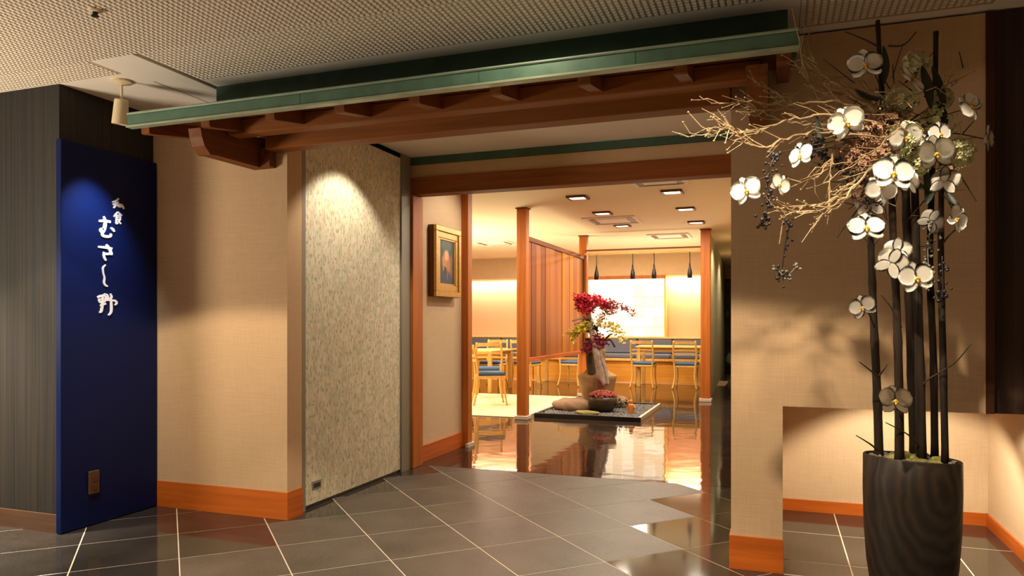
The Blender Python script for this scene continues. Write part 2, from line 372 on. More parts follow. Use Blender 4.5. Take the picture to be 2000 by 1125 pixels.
for i in range(-9, 11):
    for m in range(-9, 6):
        ca = A0+Q*(i+.5); cb = B0+Q*(m+.5); cx = (ca-cb)/r2; cy = (ca+cb)/r2
        # only what the lens can see, with a margin
        dd = -cx*math.sin(R(19.8)) + cy*math.cos(R(19.8)); ll = cx*math.cos(R(19.8)) + cy*math.sin(R(19.8))
        if dd < 1.0 or abs(ll) > dd*.7+1.1 or cy > 5.9 or cx < -5.2 or cx > 1.6: continue
        if cy > 4.1 and (cx < -3.15 or cx > .3): continue
        if cx < -4.2 and cy > 3.4: continue
        if cx > .15 and cy > 4.05: continue
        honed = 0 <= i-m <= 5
        poly, whole, extra = clipped(i, m)
        if len(poly) < 3 and not (extra and len(extra) > 2): continue
        if whole:
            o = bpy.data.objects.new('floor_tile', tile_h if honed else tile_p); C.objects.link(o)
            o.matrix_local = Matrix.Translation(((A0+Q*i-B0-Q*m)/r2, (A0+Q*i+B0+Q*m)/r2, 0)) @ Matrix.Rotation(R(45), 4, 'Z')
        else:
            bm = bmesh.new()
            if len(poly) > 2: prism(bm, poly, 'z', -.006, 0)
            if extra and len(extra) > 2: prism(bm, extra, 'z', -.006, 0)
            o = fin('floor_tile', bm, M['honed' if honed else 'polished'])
        o.parent = flo; nt += 1
# niche floor, tiles square to the wall
nf = ST(box('floor', -.2, 1.3, 3.725, 5.02, -.058, -.0007, M['grout']), 'straight-laid grey tiles of the low alcove behind the planter'); nf['category'] = 'floor'
for ix in range(-1, 3):
    for iy in range(-2, 2):
        x0 = max(.345+.54*ix, .0); x1 = min(.345+.54*(ix+1), 1.5); y0 = max(4.5+.54*iy, 3.73); y1 = min(4.5+.54*(iy+1), 5.02)
        if x1-x0 > .05 and y1-y0 > .05: box('floor_tile', x0+g, x1-g, y0+g, y1-g, -.006, 0, M['honed' if 0 else 'polished'], nf, .001)
fd = ST(box('floor', -9, 1, 5.556, 14.37, -.06, .0, M['polished2']), 'glossy dark polished stone floor of the dining room'); fd['category'] = 'floor'
fe = ST(box('floor', -9, -.9, 14.37, 15.6, -.06, .004, plain('light_floor_band', (190, 150, 116), .3)), 'lighter floor strip under the far bench'); fe['category'] = 'floor'
fc = ST(box('floor', -1.75, 1, 14.37, 20.5, -.06, .0, M['polished2']), 'dark corridor floor beyond the dining room'); fc['category'] = 'floor'
fc.location.z = -.001; bpy.data.objects.remove(fe) if False else None

# ------------------------------------------------------------------ lobby shell
def W(name, *a, mat, parent=None, label=None, bev=0.): 
    o = box(name, *a, mat, parent, bev)
    if parent is None: ST(o, label); 
    return o
W('wall_left', -7.1, -7.0, -3, 3.05, 0, 2.7, mat=M['lobbywall'])
W('wall_behind', -7, 3, -3.1, -3.0, 0, 2.7, mat=M['lobbywall'])
W('wall_side', 3.0, 3.1, -3, 5.2, 0, 2.7, mat=M['lobbywall'])
tw = W('wall_tower', -7, -3.84, 3.05, 3.9, 0, 2.56, mat=M['dark_wall'], label='dark brown ribbed wallpaper on the corner block at far left')
W('baseboard_tower', -7, -3.835, 3.04, 3.05, 0, .105, mat=M['base_b'], label='dull brown baseboard under the ribbed wallpaper')
# left pillar
pl = W('wall_pillar', -3.839, -2.79, 3.72, 3.868, 0, 2.56, mat=M['linen'], label='beige cloth-covered wall end between blue sign and patterned door panel')
W('baseboard_pillar', -3.80, -2.782, 3.712, 3.72, 0, .168, mat=M['base_o'], label='orange wooden baseboard left of the patterned door panel', bev=.001)
W('baseboard_pillar_return', -2.79, -2.782, 3.72, 3.868, 0, .168, mat=M['base_oy'])
# passage left side
W('wall_passage_left', -3.05, -2.862, 3.869, 6.6, 0, 2.62, mat=M['linen2'], label='pale cloth wall of the entrance passage')
dp = empty('door_panel', (-2.85, 4.58, 0), 'tall sage and cream flecked door panel with metal edge strips in the passage', 'door panel')
def child(o, p): o.parent = p; o.location = -p.location; return o
child(box('panel', -2.86, -2.835, 3.945, 5.225, .022, 2.555, M['mottled']), dp)
child(box('edge_strip', -2.86, -2.818, 3.925, 3.945, .0, 2.556, M['metal']), dp)
child(box('bottom_seal', -2.858, -2.84, 3.945, 5.225, .002, .022, M['metal_d']), dp)
o = child(box('flush_pull', -2.8352, -2.832, 4.035, 4.14, .108, .165, M['metal'], None, .001), dp)
o2 = box('pull_recess', -2.832, -2.8312, 4.05, 4.125, .12, .148, M['metal_d']); o2.parent = o
fr = W('trim_1', -2.862, -2.812, 3.869, 3.922, 0, 2.556, mat=M['metal'], label='grey metal jamb strip left of the patterned panel')
fr2 = box('groove', -2.812, -2.811, 3.885, 3.9, 0, 2.556, M['metal_d'], fr)
W('trim_2', -2.862, -2.822, 5.228, 5.378, 0, 2.556, mat=M['metal'], label='grey metal jamb right of the patterned panel')
W('trim_3', -2.862, -2.80, 5.38, 5.56, 0, 2.25, mat=M['post'], label='orange wooden jamb post under the lintel', bev=.003)
W('trim_4', -2.862, -2.79, 6.50, 6.60, 0, 2.55, mat=M['post'], label='slim orange wooden corner post beside the gilt painting wall', bev=.003)
W('baseboard_passage', -2.862, -2.842, 5.56, 6.5, 0, .145, mat=M['base_oy'], label='orange baseboard below the gilt-framed painting', bev=.002)
W('trim_5', -2.862, -2.835, 3.95, 5.4, 2.52, 2.557, mat=M['copper_d'], label='dark green trim above the patterned panel')
W('trim_9', -2.80, -2.77, 6.46, 6.62, 0, .035, mat=M['plinth'], label='small white stone block at the foot of the corner post')
# lintel
W('trim_6', -2.862, -.2, 5.38, 5.52, 2.25, 2.388, mat=M['beam'], label='orange-brown lintel across the inner opening', bev=.004)
W('wall_over_lintel', -2.862, -.2, 5.43, 5.54, 2.388, 2.50, mat=M['linen'])
W('trim_7', -2.862, -.2, 5.40, 5.55, 2.50, 2.558, mat=M['copper_d'], label='dark green band at the passage ceiling')
W('ceiling_passage', -3.05, -.2, 3.87, 5.55, 2.56, 2.64, mat=M['ceil'], label='plain pale ceiling of the entrance passage')
# front wall above opening + right wall
W('wall_over_opening', -2.79, -.205, 3.72, 3.868, 2.37, 2.56, mat=M['linen'])
wr = W('wall_right', -.205, .872, 3.73, 3.88, .8, 2.56, mat=M['linen'], label='beige cloth wall behind the orchid arrangement')
W('wall_right_foot', -.205, .032, 3.73, 5.6, 0, .8, mat=M['linen'], label='beige wall leg left of the low alcove')
W('wall_right_inner', -.205, -.05, 3.88, 20, .8, 2.62, mat=M['linen2']); W('wall_right_inner', -.205, -.05, 5.6, 20, 0, .8, mat=M['linen2'])
W('baseboard_right', -.213, .036, 3.722, 3.73, 0, .163, mat=M['base_o'], label='orange baseboard at the foot of the right wall leg', bev=.001)
W('baseboard_right_inner', -.213, -.205, 3.73, 5.6, 0, .163, mat=M['base_oy'])
W('wall_panel_right', .876, 3, 3.75, 3.88, .8, 2.57, mat=M['brown_wall'], label='very dark brown wall panel at the right edge')
W('trim_8', .868, .90, 3.722, 3.76, .8, 2.56, mat=wood('red_brown_strip', (58, 26, 12), (74, 36, 16), .5, 'z'), label='reddish brown vertical strip between the beige and dark panels')
W('wall_niche_back', .032, 1.3, 5.02, 5.15, 0, .8, mat=M['linen2'], label='back wall of the low alcove')
W('wall_niche_side', 1.18, 1.3, 3.88, 5.02, 0, .8, mat=M['linen2'], label='right side wall of the low alcove')
W('wall_panel_right_foot', 1.3, 3, 3.78, 3.88, 0, .8, mat=M['linen'])
W('ceiling_niche', .032, 1.3, 3.88, 5.15, .8, .9, mat=M['linen2'])
W('baseboard_niche', .032, 1.18, 5.008, 5.02, 0, .072, mat=M['base_o'], label='low orange baseboard along the alcove back')
W('baseboard_niche_side', 1.168, 1.18, 3.88, 5.02, 0, .072, mat=M['base_oy'], label='low orange baseboard along the alcove right side')

# lobby ceiling: slab with shallow recess over the eave, covered in small square pads
cl = W('ceiling', -7, 3, -3, 2.84, 2.56, 2.68, mat=M['ceil_base'], label='lobby ceiling covered with small raised square pads')
W('ceiling_edge', -7, -3.07, 2.84, 3.9, 2.56, 2.68, mat=M['ceil'], label='smooth white ceiling corner above the spotlight')
cr2 = W('ceiling_recess', -3.07, .9, 2.84, 3.88, 2.572, 2.68, mat=M['ceil'], label='recessed ceiling strip above the eave')
W('ceiling_right', .9, 3, 2.84, 3.88, 2.575, 2.68, mat=M['ceil'])
box('access_panel_joint', -3.30, -3.296, 3.2, 3.62, 2.5588, 2.5598, M['metal_d'], cl)
box('access_panel_joint', -3.30, -3.08, 3.62, 3.624, 2.5588, 2.5598, M['metal_d'], cl)
def pads(name, x0, x1, y0, y1, z, parent, back=None):
    if back is not None: box('pad_backing', x0, x1, y0, y1, z-.0012, z-.0002, M['ceil_base'], parent)
    p = .0285; s = .0095; h = .004; V = []; F = []
    nx = int((x1-x0)/p+.001); ny = int((y1-y0)/p+.001)
    for i in range(nx):
        for j in range(ny):
            cx = x0+p*(i+.5); cy = y0+p*(j+.5); b = len(V)
            V += [(cx-s, cy-s, z-.001), (cx+s, cy-s, z-.001), (cx+s, cy+s, z-.001), (cx-s, cy+s, z-.001)]
            t = s*.8
            V += [(cx-t, cy-t, z-h), (cx+t, cy-t, z-h), (cx+t, cy+t, z-h), (cx-t, cy+t, z-h)]
            F += [(b+4, b+5, b+6, b+7), (b, b+1, b+5, b+4), (b+1, b+2, b+6, b+5), (b+2, b+3, b+7, b+6), (b+3, b, b+4, b+7)]
    me = bpy.data.meshes.new(name); me.from_pydata(V, [], F)
    o = link(name, me, M['pad'], parent); o['kind'] = 'stuff'; return o
pads('ceiling_pads', -4.9, 1.5, 1.7, 2.84, 2.56, cl)
pads('ceiling_pads', -4.6, -3.36, 2.84, 3.04, 2.56, cl, 1)
pads('ceiling_pads', -3.05, .06, 2.842, 3.30, 2.572, cr2, 1)
pads('ceiling_pads', .1, .88, 2.842, 3.66, 2.572, cr2, 1)

# ------------------------------------------------------------------ eave (one thing)
ev = empty('entrance_eave', (-1.6, 3.72, 2.2), 'green copper-edged eave on orange timber brackets over the entrance', 'eave')
def E(o): return child(o, ev)
E(box('fascia', -3.31, .087, 3.03, 3.06, 2.268, 2.325, M['copper'], None, .003))
E(box('fascia_lip', -3.31, .087, 3.018, 3.064, 2.256, 2.268, plain('pale_copper_edge', (158, 168, 142), .35, .1, var=.12, scale=12), None, .002))
E(box('top_bead', -3.31, .087, 3.022, 3.05, 2.325, 2.337, plain('bright_copper_edge', (150, 168, 150), .3, .3, var=.1, scale=9), None, .004))
for x in (-2.2, -1.25, -.55):
    E(box('fascia_seam', x, x+.003, 3.029, 3.0305, 2.27, 2.323, M['copper_d']))
bm = bmesh.new(); prism(bm, [(3.05, 2.318), (3.72, 2.425), (3.72, 2.437), (3.05, 2.333)], 'x', -3.31, .087); E(fin('roof_sheet', bm, M['copper_d']))
bm = bmesh.new(); prism(bm, [(3.062, 2.300), (3.70, 2.402), (3.70, 2.420), (3.062, 2.317)], 'x', -3.29, .07); E(fin('soffit_board', bm, M['beamy']))
E(box('upper_fascia', -3.06, .05, 3.42, 3.46, 2.48, 2.571, M['copper_d'], None, .004))
for k in range(9):
    x = -3.26+.4125*k+.0
    if k == 8: x = .03
    bm = bmesh.new(); prism(bm, [(3.12, 2.237), (3.70, 2.335), (3.70, 2.40), (3.10, 2.304), (3.105, 2.24)], 'x', x-.028, x+.028)
    E(fin('rafter', bm, M['beamy']))
E(box('purlin', -2.92, -.06, 3.36, 3.45, 2.262, 2.345, M['beam'], None, .004))
E(box('entrance_beam', -2.86, -.2, 3.60, 3.712, 2.232, 2.37, M['beam'], None, .004))
for x in (-3.03, -.115):
    bm = bmesh.new(); prism(bm, [(3.72, 2.142), (3.30, 2.136), (3.25, 2.13), (3.205, 2.17), (3.185, 2.215), (3.175, 2.262), (3.72, 2.33)], 'x', x, x+.085)
    E(fin('bracket', bm, M['beamy']))
E(box('bracket_block', -2.945, -2.87, 3.66, 3.72, 2.142, 2.262, M['beamy'], None, .003))

# ------------------------------------------------------------------ blue sign
sg = empty('blue_sign_board', (-3.82, 3.4, 0), 'tall blue sign board with white brush lettering on the corner block', 'sign')
child(box('board', -3.84, -3.80, 3.03, 3.712, .004, 2.24, M['blue'], None, .003), sg)
# brush strokes: u right, v down in a 562 x 1125 lettering grid
def uv(u, v): return (3.097+u*(.506/562), 2.030-v*(.845/1125) + (u/562-.5)*.03)
STROKES = {
 'character_wa': [[(300,130,6),(330,118,9),(352,95,7)],[(302,150,7),(352,128,9)],[(330,112,8),(326,150,10),(312,178,6)],[(330,140,9),(352,158,11),(385,160,9),(392,178,6)],[(352,150,8),(368,142,8),(388,158,8)]],
 'character_shoku': [[(345,205,6),(330,225,8),(312,248,5)],[(345,205,6),(362,222,8),(378,232,6)],[(333,238,7),(360,234,8),(362,262,7),(334,264,7),(333,238,6)],[(334,250,6),(358,248,6)],[(334,264,8),(332,302,7),(345,296,6)],[(345,280,7),(368,302,8)],[(366,262,6),(350,285,6)]],
 'character_mu': [[(195,292,10),(240,288,14),(288,292,12)],[(232,252,9),(244,290,14),(240,340,16),(226,378,14),(206,372,10),(212,352,8),(232,356,10)],[(224,368,12),(222,402,14),(250,412,13),(284,408,12),(290,386,9)],[(288,340,8),(304,352,13),(316,370,8)]],
 'character_sa': [[(190,498,9),(240,500,12),(300,508,11)],[(252,478,10),(270,500,14),(290,540,13),(296,560,9)],[(290,548,12),(250,552,11),(228,540,8)],[(232,550,9),(236,580,12),(250,606,8)]],
 'character_shi': [[(248,640,6),(228,662,8),(228,700,8),(238,745,9),(236,785,9),(250,806,9),(266,812,5)]],
 'character_no': [[(186,900,10),(205,890,11),(236,886,11),(252,900,10),(240,930,11),(206,936,11),(196,910,9)],[(224,890,8),(222,960,12),(214,1010,11),(198,1018,6)],[(198,915,7),(250,908,7)],[(205,965,8),(250,950,9)],[(236,872,5),(258,880,7),(268,905,7),(262,930,5)],[(284,872,6),(294,900,9),(278,915,7)],[(272,925,7),(318,930,10),(334,950,9),(320,966,6)],[(286,900,7),(292,970,10),(290,1020,9),(270,1046,7)]]}
for nm, strokes in STROKES.items():
    bm = bmesh.new()
    for si, st in enumerate(strokes):
        pts = cr([(p[0], p[1], p[2]) for p in st], 5)
        L, Rr = [], []
        for k, p in enumerate(pts):
            t = (pts[min(k+1, len(pts)-1)] - pts[max(k-1, 0)]); t = Vector((t.x, t.y)).normalized() if t.length else Vector((1, 0))
            nrm = Vector((-t.y, t.x)) * p.z * .82
            for lst, sgn in ((L, 1), (Rr, -1)):
                y, z = uv(p.x+sgn*nrm.x, p.y+sgn*nrm.y); lst.append((y, z))
        t0 = -3.799+.0003*si
        va = [bm.verts.new((t0+.004, y, z)) for y, z in L]; vb = [bm.verts.new((t0+.004, y, z)) for y, z in Rr]
        wa = [bm.verts.new((-3.8005, y, z)) for y, z in L]; wb = [bm.verts.new((-3.8005, y, z)) for y, z in Rr]
        for k in range(len(L)-1):
            bm.faces.new((va[k], va[k+1], vb[k+1], vb[k])); bm.faces.new((va[k], wa[k], wa[k+1], va[k+1])); bm.faces.new((vb[k], vb[k+1], wb[k+1], wb[k]))
        bm.faces.new((va[0], vb[0], wb[0], wa[0])); bm.faces.new((va[-1], wa[-1], wb[-1], vb[-1]))
    child(fin(nm, bm, M['white']), sg)
ou = empty('wall_socket', (-3.80, 3.234, .26), 'small brown wall socket low on the blue sign board', 'socket')
child(box('cover_plate', -3.7998, -3.786, 3.20, 3.272, .188, .325, M['plate'], None, .004), ou)
for z in (.225, .275): child(box('socket_insert', -3.786, -3.7835, 3.22, 3.252, z-.014, z+.016, M['gold_d'], None, .001), ou)

# spotlight fixture
sp = empty('ceiling_spotlight', (-3.46, 3.13, 2.56), 'cream cylindrical spotlight hanging from the ceiling beside the blue sign', 'spotlight')
bm = bmesh.new(); lathe(bm, [(.052, 0), (.055, -.012), (.03, -.02), (.018, -.024)], 20); fin('ceiling_cup', bm, M['lampcream'], sp, False)
bm = bmesh.new(); tube(bm, [(0, 0, -.02), (0, 0, -.11)], .007, 8); fin('stem', bm, M['lampcream'], sp)
bm = bmesh.new(); lathe(bm, [(.0, .0), (.036, 0), (.043, -.006), (.050, -.145), (.046, -.147), (.040, -.02), (0, -.018)], 24)
o = fin('lamp_head', bm, M['lampcream'], sp, False); o.scale = (.85, .85, .95); o.location = (0, 0, -.105); o.rotation_euler = (R(3), R(9), 0)
sk = empty('sprinkler_head', (-2.778, 2.377, 2.556), 'small dark sprinkler on the lobby ceiling at top left', 'sprinkler')
bm = bmesh.new(); lathe(bm, [(.030, 0), (.026, -.008), (.012, -.01)], 16); fin('escutcheon', bm, M['lampcream'], sk)
bm = bmesh.new(); lathe(bm, [(.012, -.008), (.010, -.02), (.016, -.024), (.016, -.027)], 12); fin('deflector', bm, M['dark'], sk)

# ------------------------------------------------------------------ painting
pt = empty('framed_painting', (-2.84, 6.05, 1.745), 'gilt-framed dark painting with an orange figure on the passage wall', 'painting')
y0, y1, z0, z1 = -.27, .27, -.315, .315
box('frame_back', -.02, .03, y0, y1, z0, z1, M['gold_d'], pt, .003)
def rim(name, x0, x1, wd, inset, mat):
    a, b, c, d = y0+inset, y1-inset, z0+inset, z1-inset
    bm = bmesh.new()
    abox(bm, x0, x1, a, b, d-wd, d, .004); abox(bm, x0, x1, a, b, c, c+wd, .004)
    abox(bm, x0, x1, a, a+wd, c+wd, d-wd, .004); abox(bm, x0, x1, b-wd, b, c+wd, d-wd, .004)
    return fin(name, bm, mat, pt)
rim('outer_moulding', .03, .058, .05, 0, M['gold']); rim('inner_moulding', .03, .047, .055, .05, M['gold']); rim('slip', .03, .040, .022, .10, M['gold'])
box('canvas', .028, .033, y0+.10, y1-.10, z0+.10, z1-.10, M['canvas'], pt)

# ------------------------------------------------------------------ dining room shell
W('ceiling_dining', -9, 1, 5.56, 20.5, 2.62, 2.72, mat=M['dceil'], label='pale yellow ceiling of the dining room')
W('wall_dining_left', -9.1, -9, 5.56, 15.6, 0, 2.62, mat=M['linen2'])
W('wall_dining_front', -9, -3.05, 5.46, 5.56, 0, 2.62, mat=M['linen2'])
bw = W('wall_back', -9, -1.12, 15.46, 15.6, 0, 2.62, mat=M['salmon'], label='far dining wall with lit salmon recesses')
for x0, x1, z0, z1 in ((-9, -1.12, 2.17, 2.62), (-9, -1.12, 0, .88), (-9, -6.95, .88, 2.17), (-5.05, -3.95, .88, 2.17)):
    box('wall_facing', x0, x1, 15.24, 15.46, z0, z1, M['plaster'], bw)
box('recess_jamb', -2.155, -2.125, 15.22, 15.46, .86, 2.2, M['pale'], bw); box('head_board', -4.0, -2.12, 15.215, 15.24, 2.11, 2.175, M['post'], bw)
box('wall_batten', -2.50, -2.44, 15.225, 15.24, 2.175, 2.5, M['plaster'], bw)
pw = empty('paper_window', (-3.05, 15.36, .88), 'backlit pale window of staggered paper squares above the far bench', 'window')
child(box('frame', -3.95, -2.155, 15.42, 15.455, .88, 2.17, M['pale']), pw)
k = 0; px = .224
random.seed(3)
for i in range(8):
    for j in range(6):
        d = random.choice((0, .012, .024))
        o = child(box('pane', -3.945+px*i+.004, -3.945+px*(i+1)-.004, 15.36+d, 15.40+d, .90+.211*j+.004, .90+.211*(j+1)-.004, PANES[random.choice((0, 0, 1, 1, 2)) if j < 5 else 0], None, .003), pw)
# corridor partition
bm = bmesh.new(); prism(bm, [(-1.02, 11.56), (-.96, 11.56), (-1.18, 18.7), (-1.26, 18.7)], 'z', 0, 2.62); ST(fin('wall_corridor', bm, plain('olive_grey_wall', (150, 146, 112), .8)), 'olive-grey corridor wall behind the right dining post')
W('wall_corridor_end', -2, 1, 20, 20.1, 0, 2.62, mat=M['plaster'])
cb = empty('dark_cabinet', (-1.0, 19.2, 0), 'tall black display cabinet at the end of the corridor', 'cabinet')
box('carcass', -.45, .45, .2, .35, 0, 2.3, M['black'], cb)
for z in (.1, .7, 1.3, 1.85, 2.26): box('shelf', -.45, .45, -.05, .2, z, z+.04, M['black'], cb)
for i_, (x, z, s) in enumerate(((-.3, 1.34, .16), (-.15, 1.34, .12), (-.28, .74, .14), (-.1, .14, .2), (-.3, .14, .16))):
    bm = bmesh.new(); lathe(bm, [(.03, 0), (s*.42, s*.3), (s*.45, s*.8), (s*.2, s*1.3), (s*.25, s*1.5)], 12, (-1.0+x, 19.25, z)); o = fin('display_vase', bm, M['metal'])
    tag(o, ('small grey vase on the upper shelf of the corridor cabinet', 'second grey vase on the upper corridor cabinet shelf', 'grey vase on the middle corridor cabinet shelf', 'large grey vase low in the corridor cabinet', 'grey vase low at the left of the corridor cabinet')[i_], 'vase', 'vases in the corridor cabinet')

# posts
def post(x, y, wd, h, label):
    p = empty('wooden_post', (x, y, 0), label, 'post', 'orange posts of the dining room')
    box('shaft', -wd/2, wd/2, -wd/2, wd/2, .05, h, M['post'], p, .006)
    box('stone_foot', -wd/2-.022, wd/2+.022, -wd/2-.022, wd/2+.022, .0, .05, M['plinth'], p, .006)
    bm = bmesh.new(); q = wd/2
    for a in ((-q-.012, q+.012, -q-.012, -q), (-q-.012, q+.012, q, q+.012), (-q-.012, -q, -q, q), (q, q+.012, -q, q)): abox(bm, *a, h-.014, h)
    fin('ceiling_collar', bm, M['gold_d'], p)
    return p
post(-2.952, 8.60, .125, 2.619, 'nearest orange wooden post at the left corner of the gravel tray')
post(-2.952, 11.66, .125, 2.619, 'middle orange post at the far end of the plank screen')
post(-1.0, 11.48, .14, 2.619, 'right orange post beside the corridor')
# plank screen
sc = empty('plank_screen', (-2.952, 10.13, .7), 'low-hung screen of vertical brown planks between two posts', 'screen')
child(box('bottom_rail', -2.975, -2.915, 8.664, 11.596, .70, .755, M['base_oy'], None, .004), sc)
child(box('top_rail', -2.975, -2.915, 8.664, 11.596, 2.225, 2.285, M['beamy'], None, .004), sc)
child(box('end_stile', -2.972, -2.918, 11.55, 11.596, .755, 2.225, M['gold_d'], None, .002), sc)
n = 14; random.seed(11)
for i in range(n):
    a = 8.668+(11.548-8.668)*i/n; b = 8.668+(11.548-8.668)*(i+1)/n; d = random.choice((0, .006, .012))
    child(box('plank', -2.96+d-.006, -2.935+d-.006, a+.0006, b-.0006, .757, 2.223, TONES[(i*7+i//3) % 5 if i < 10 else (3, 4, 3, 0)[i-10]], None, .002), sc)
# hanging rail and pendants
hr = empty('hanging_rail', (-1.98, 11.5, 2.3), 'slim wooden double rail spanning between the far posts', 'rail')
child(box('rail_bar', -2.888, -1.071, 11.48, 11.52, 2.285, 2.315, M['pale'], None, .003), hr); child(box('rail_bar', -2.888, -1.071, 11.49, 11.53, 2.345, 2.37, M['beam'], None, .003), hr)
for x, lb in ((-2.70, 'leftmost'), (-2.12, 'second from left'), (-1.785, 'third from left'), (-1.24, 'rightmost')):
    p = empty('pendant_lamp', (x, 11.5, 2.285), 'small dark pendant lamp hanging from the rail, %s of four' % lb, 'pendant lamp', 'dark pendants on the rail')
    bm = bmesh.new(); tube(bm, [(0, 0, 0), (.004, 0, -.12), (0, 0, -.2)], .007, 6); fin('cord', bm, M['dark'], p)
    bm = bmesh.new(); lathe(bm, [(.009, -.17), (.016, -.23), (.034, -.30), (.037, -.33), (.037, -.395), (.028, -.40)], 14); fin('shade', bm, M['dark'], p, True)
# ceiling lights
for iy, yy in enumerate((8.03, 9.29, 10.58)):
    for ix, xx in enumerate((-2.10, -1.05)):
        p = empty('recessed_ceiling_light', (xx, yy, 2.62), 'square recessed dining ceiling light, %s row, %s column' % (('nearest', 'middle', 'farthest')[iy], ('left', 'right')[ix]), 'ceiling light', 'square lights in two rows')
        bm = bmesh.new(); a, b = .085, .112
        for q in ((-b, b, -b, -a), (-b, b, a, b), (-b, -a, -a, a), (a, b, -a, a)): abox(bm, *q, -.024, -.0005)
        fin('trim_frame', bm, M['gold_d'], p); box('diffuser', -a, a, -a, a, -.012, -.004, M['lamp'], p)
for x, y, s, lb in ((-2.12, 10.02, .36, 'flat square air vent in the dining ceiling between the light rows'), (-1.63, 12.15, .33, 'square ceiling air vent beyond the hanging rail'), (-1.1, 7.35, .28, 'square ceiling air vent nearest the lintel'), (-4.7, 12.2, .34, 'square ceiling vent over the left tables')):
    p = empty('ceiling_vent', (x, y, 2.62), lb, 'air vent', 'air vents in the dining ceiling')
    bm = bmesh.new(); a, b = s-.05, s
    for q in ((-b, b, -b, -a), (-b, b, a, b), (-b, -a, -a, a), (a, b, -a, a)): abox(bm, *q, -.018, -.0005)
    fin('frame', bm, M['ceil'], p); box('centre_panel', -s*.6, s*.6, -s*.6, s*.6, -.014, -.004, M['ceil'], p, .003)
    for sx in (-1, 1): box('louvre', sx*s*.72-.03, sx*s*.72+.03, -s*.6, s*.6, -.01, -.006, M['gold_d'], p); box('louvre', -s*.6, s*.6, sx*s*.72-.03, sx*s*.72+.03, -.01, -.006, M['gold_d'], p)
# mat, benches
mt = box('cream_floor_mat', -6.6, -2.99, 8.70, 11.4, .0, .012, M['mat'], None, .003); tag(mt, 'large cream mat covering the floor left of the plank screen', 'mat')
def bench(x0, x1, label):
    p = empty('bench', ((x0+x1)/2, 15.0, .004), label, 'bench', 'upholstered benches along the far wall'); h = (x1-x0)/2
    box('base', -h, h, -.2, .22, 0, .42, M['gold_wood'], p); box('seat_board', -h, h, -.25, .22, .42, .47, M['pale'], p, .004)
    nseg = max(1, round((x1-x0)/.75)); wd = 2*h/nseg
    for i in range(nseg):
        box('cushion', -h+wd*i+.01, -h+wd*(i+1)-.01, -.24, .1, .47, .56, M['grey_seat'], p, .02)
        box('backrest', -h+wd*i+.01, -h+wd*(i+1)-.01, .1, .19, .56, .86, M['grey_seat'], p, .02)
    box('cap_rail', -h, h, .1, .23, .865, .895, M['pale'], p, .004)
bench(-8.2, -4.86, 'grey-blue upholstered bench along the far wall, left stretch'); bench(-4.84, -1.25, 'grey-blue upholstered bench under the paper window, right stretch')
# tables
def table(x, y, wx, wy, h, label, rz=0, z=.0):
    p = empty('dining_table', (x, y, z), label, 'table', 'pale dining tables'); p.rotation_euler.z = rz
    box('tabletop', -wx/2, wx/2, -wy/2, wy/2, h-.035, h, M['pale'], p, .006); box('apron', -wx/2+.06, wx/2-.06, -wy/2+.06, wy/2-.06, h-.1, h-.035, M['gold_wood'], p)
    for sx in (-1, 1):
        for sy in (-1, 1):
            cx = sx*(wx/2-.05); cy = sy*(wy/2-.05); box('leg', cx-.032, cx+.032, cy-.032, cy+.032, 0, h-.035, M['pale'], p, .004)
table(-1.85, 14.05, 1.25, .62, .76, 'pale wooden dining table before the bench under the paper window')
table(-3.9, 14.05, 1.1, .62, .76, 'pale wooden dining table behind the plank screen')
table(-5.0, 12.1, .95, 1.1, .72, 'pale wooden dining table on the left side by the chairs')
# chairs
def make_chair():
    p = bpy.data.objects.new('dining_chair', None); C.objects.link(p)
    box('seat', -.2, .2, -.19, .2, .425, .475, M['seat'], p, .018)
    box('seat_frame', -.205, .205, -.195, .205, .385, .424, M['pale'], p, .006)
    for sx in (-1, 1):
        bm = bmesh.new(); tube(bm, cr([(sx*.215, -.26, 0), (sx*.175, -.22, .2), (sx*.185, -.2, .42), (sx*.205, -.215, .62), (sx*.19, -.27, .87)], 4), .017, 8); fin('back_leg', bm, M['pale'], p, True)
        bm = bmesh.new(); tube(bm, cr([(sx*.2, .22, 0), (sx*.18, .19, .2), (sx*.185, .18, .40)], 3), [.012]*3+[.016]*4, 8); fin('front_leg', bm, M['pale'], p, True)
    for nm, z, y, hh in (('top_rail', .835, -.262, .028), ('back_slat', .70, -.228, .014), ('back_slat', .635, -.218, .014)):
        bm = bmesh.new(); pts = cr([(-.2, y, z), (0, y-.035, z+.006), (.2, y, z)], 4); prev = None
        for k in range(len(pts)-1):
            a, b = pts[k], pts[k+1]
            v = [bm.verts.new((q.x, q.y+dy, q.z+dz)) for q in (a, b) for dy in (-.008, .008) for dz in (-hh, hh)]
            for f in ((0, 1, 3, 2), (4, 6, 7, 5), (0, 4, 5, 1), (2, 3, 7, 6), (0, 2, 6, 4), (1, 5, 7, 3)): bm.faces.new([v[t] for t in f])
        bmesh.ops.remove_doubles(bm, verts=bm.verts, dist=1e-5); fin(nm, bm, M['pale'], p)
    return p
ch0 = make_chair(); first = True
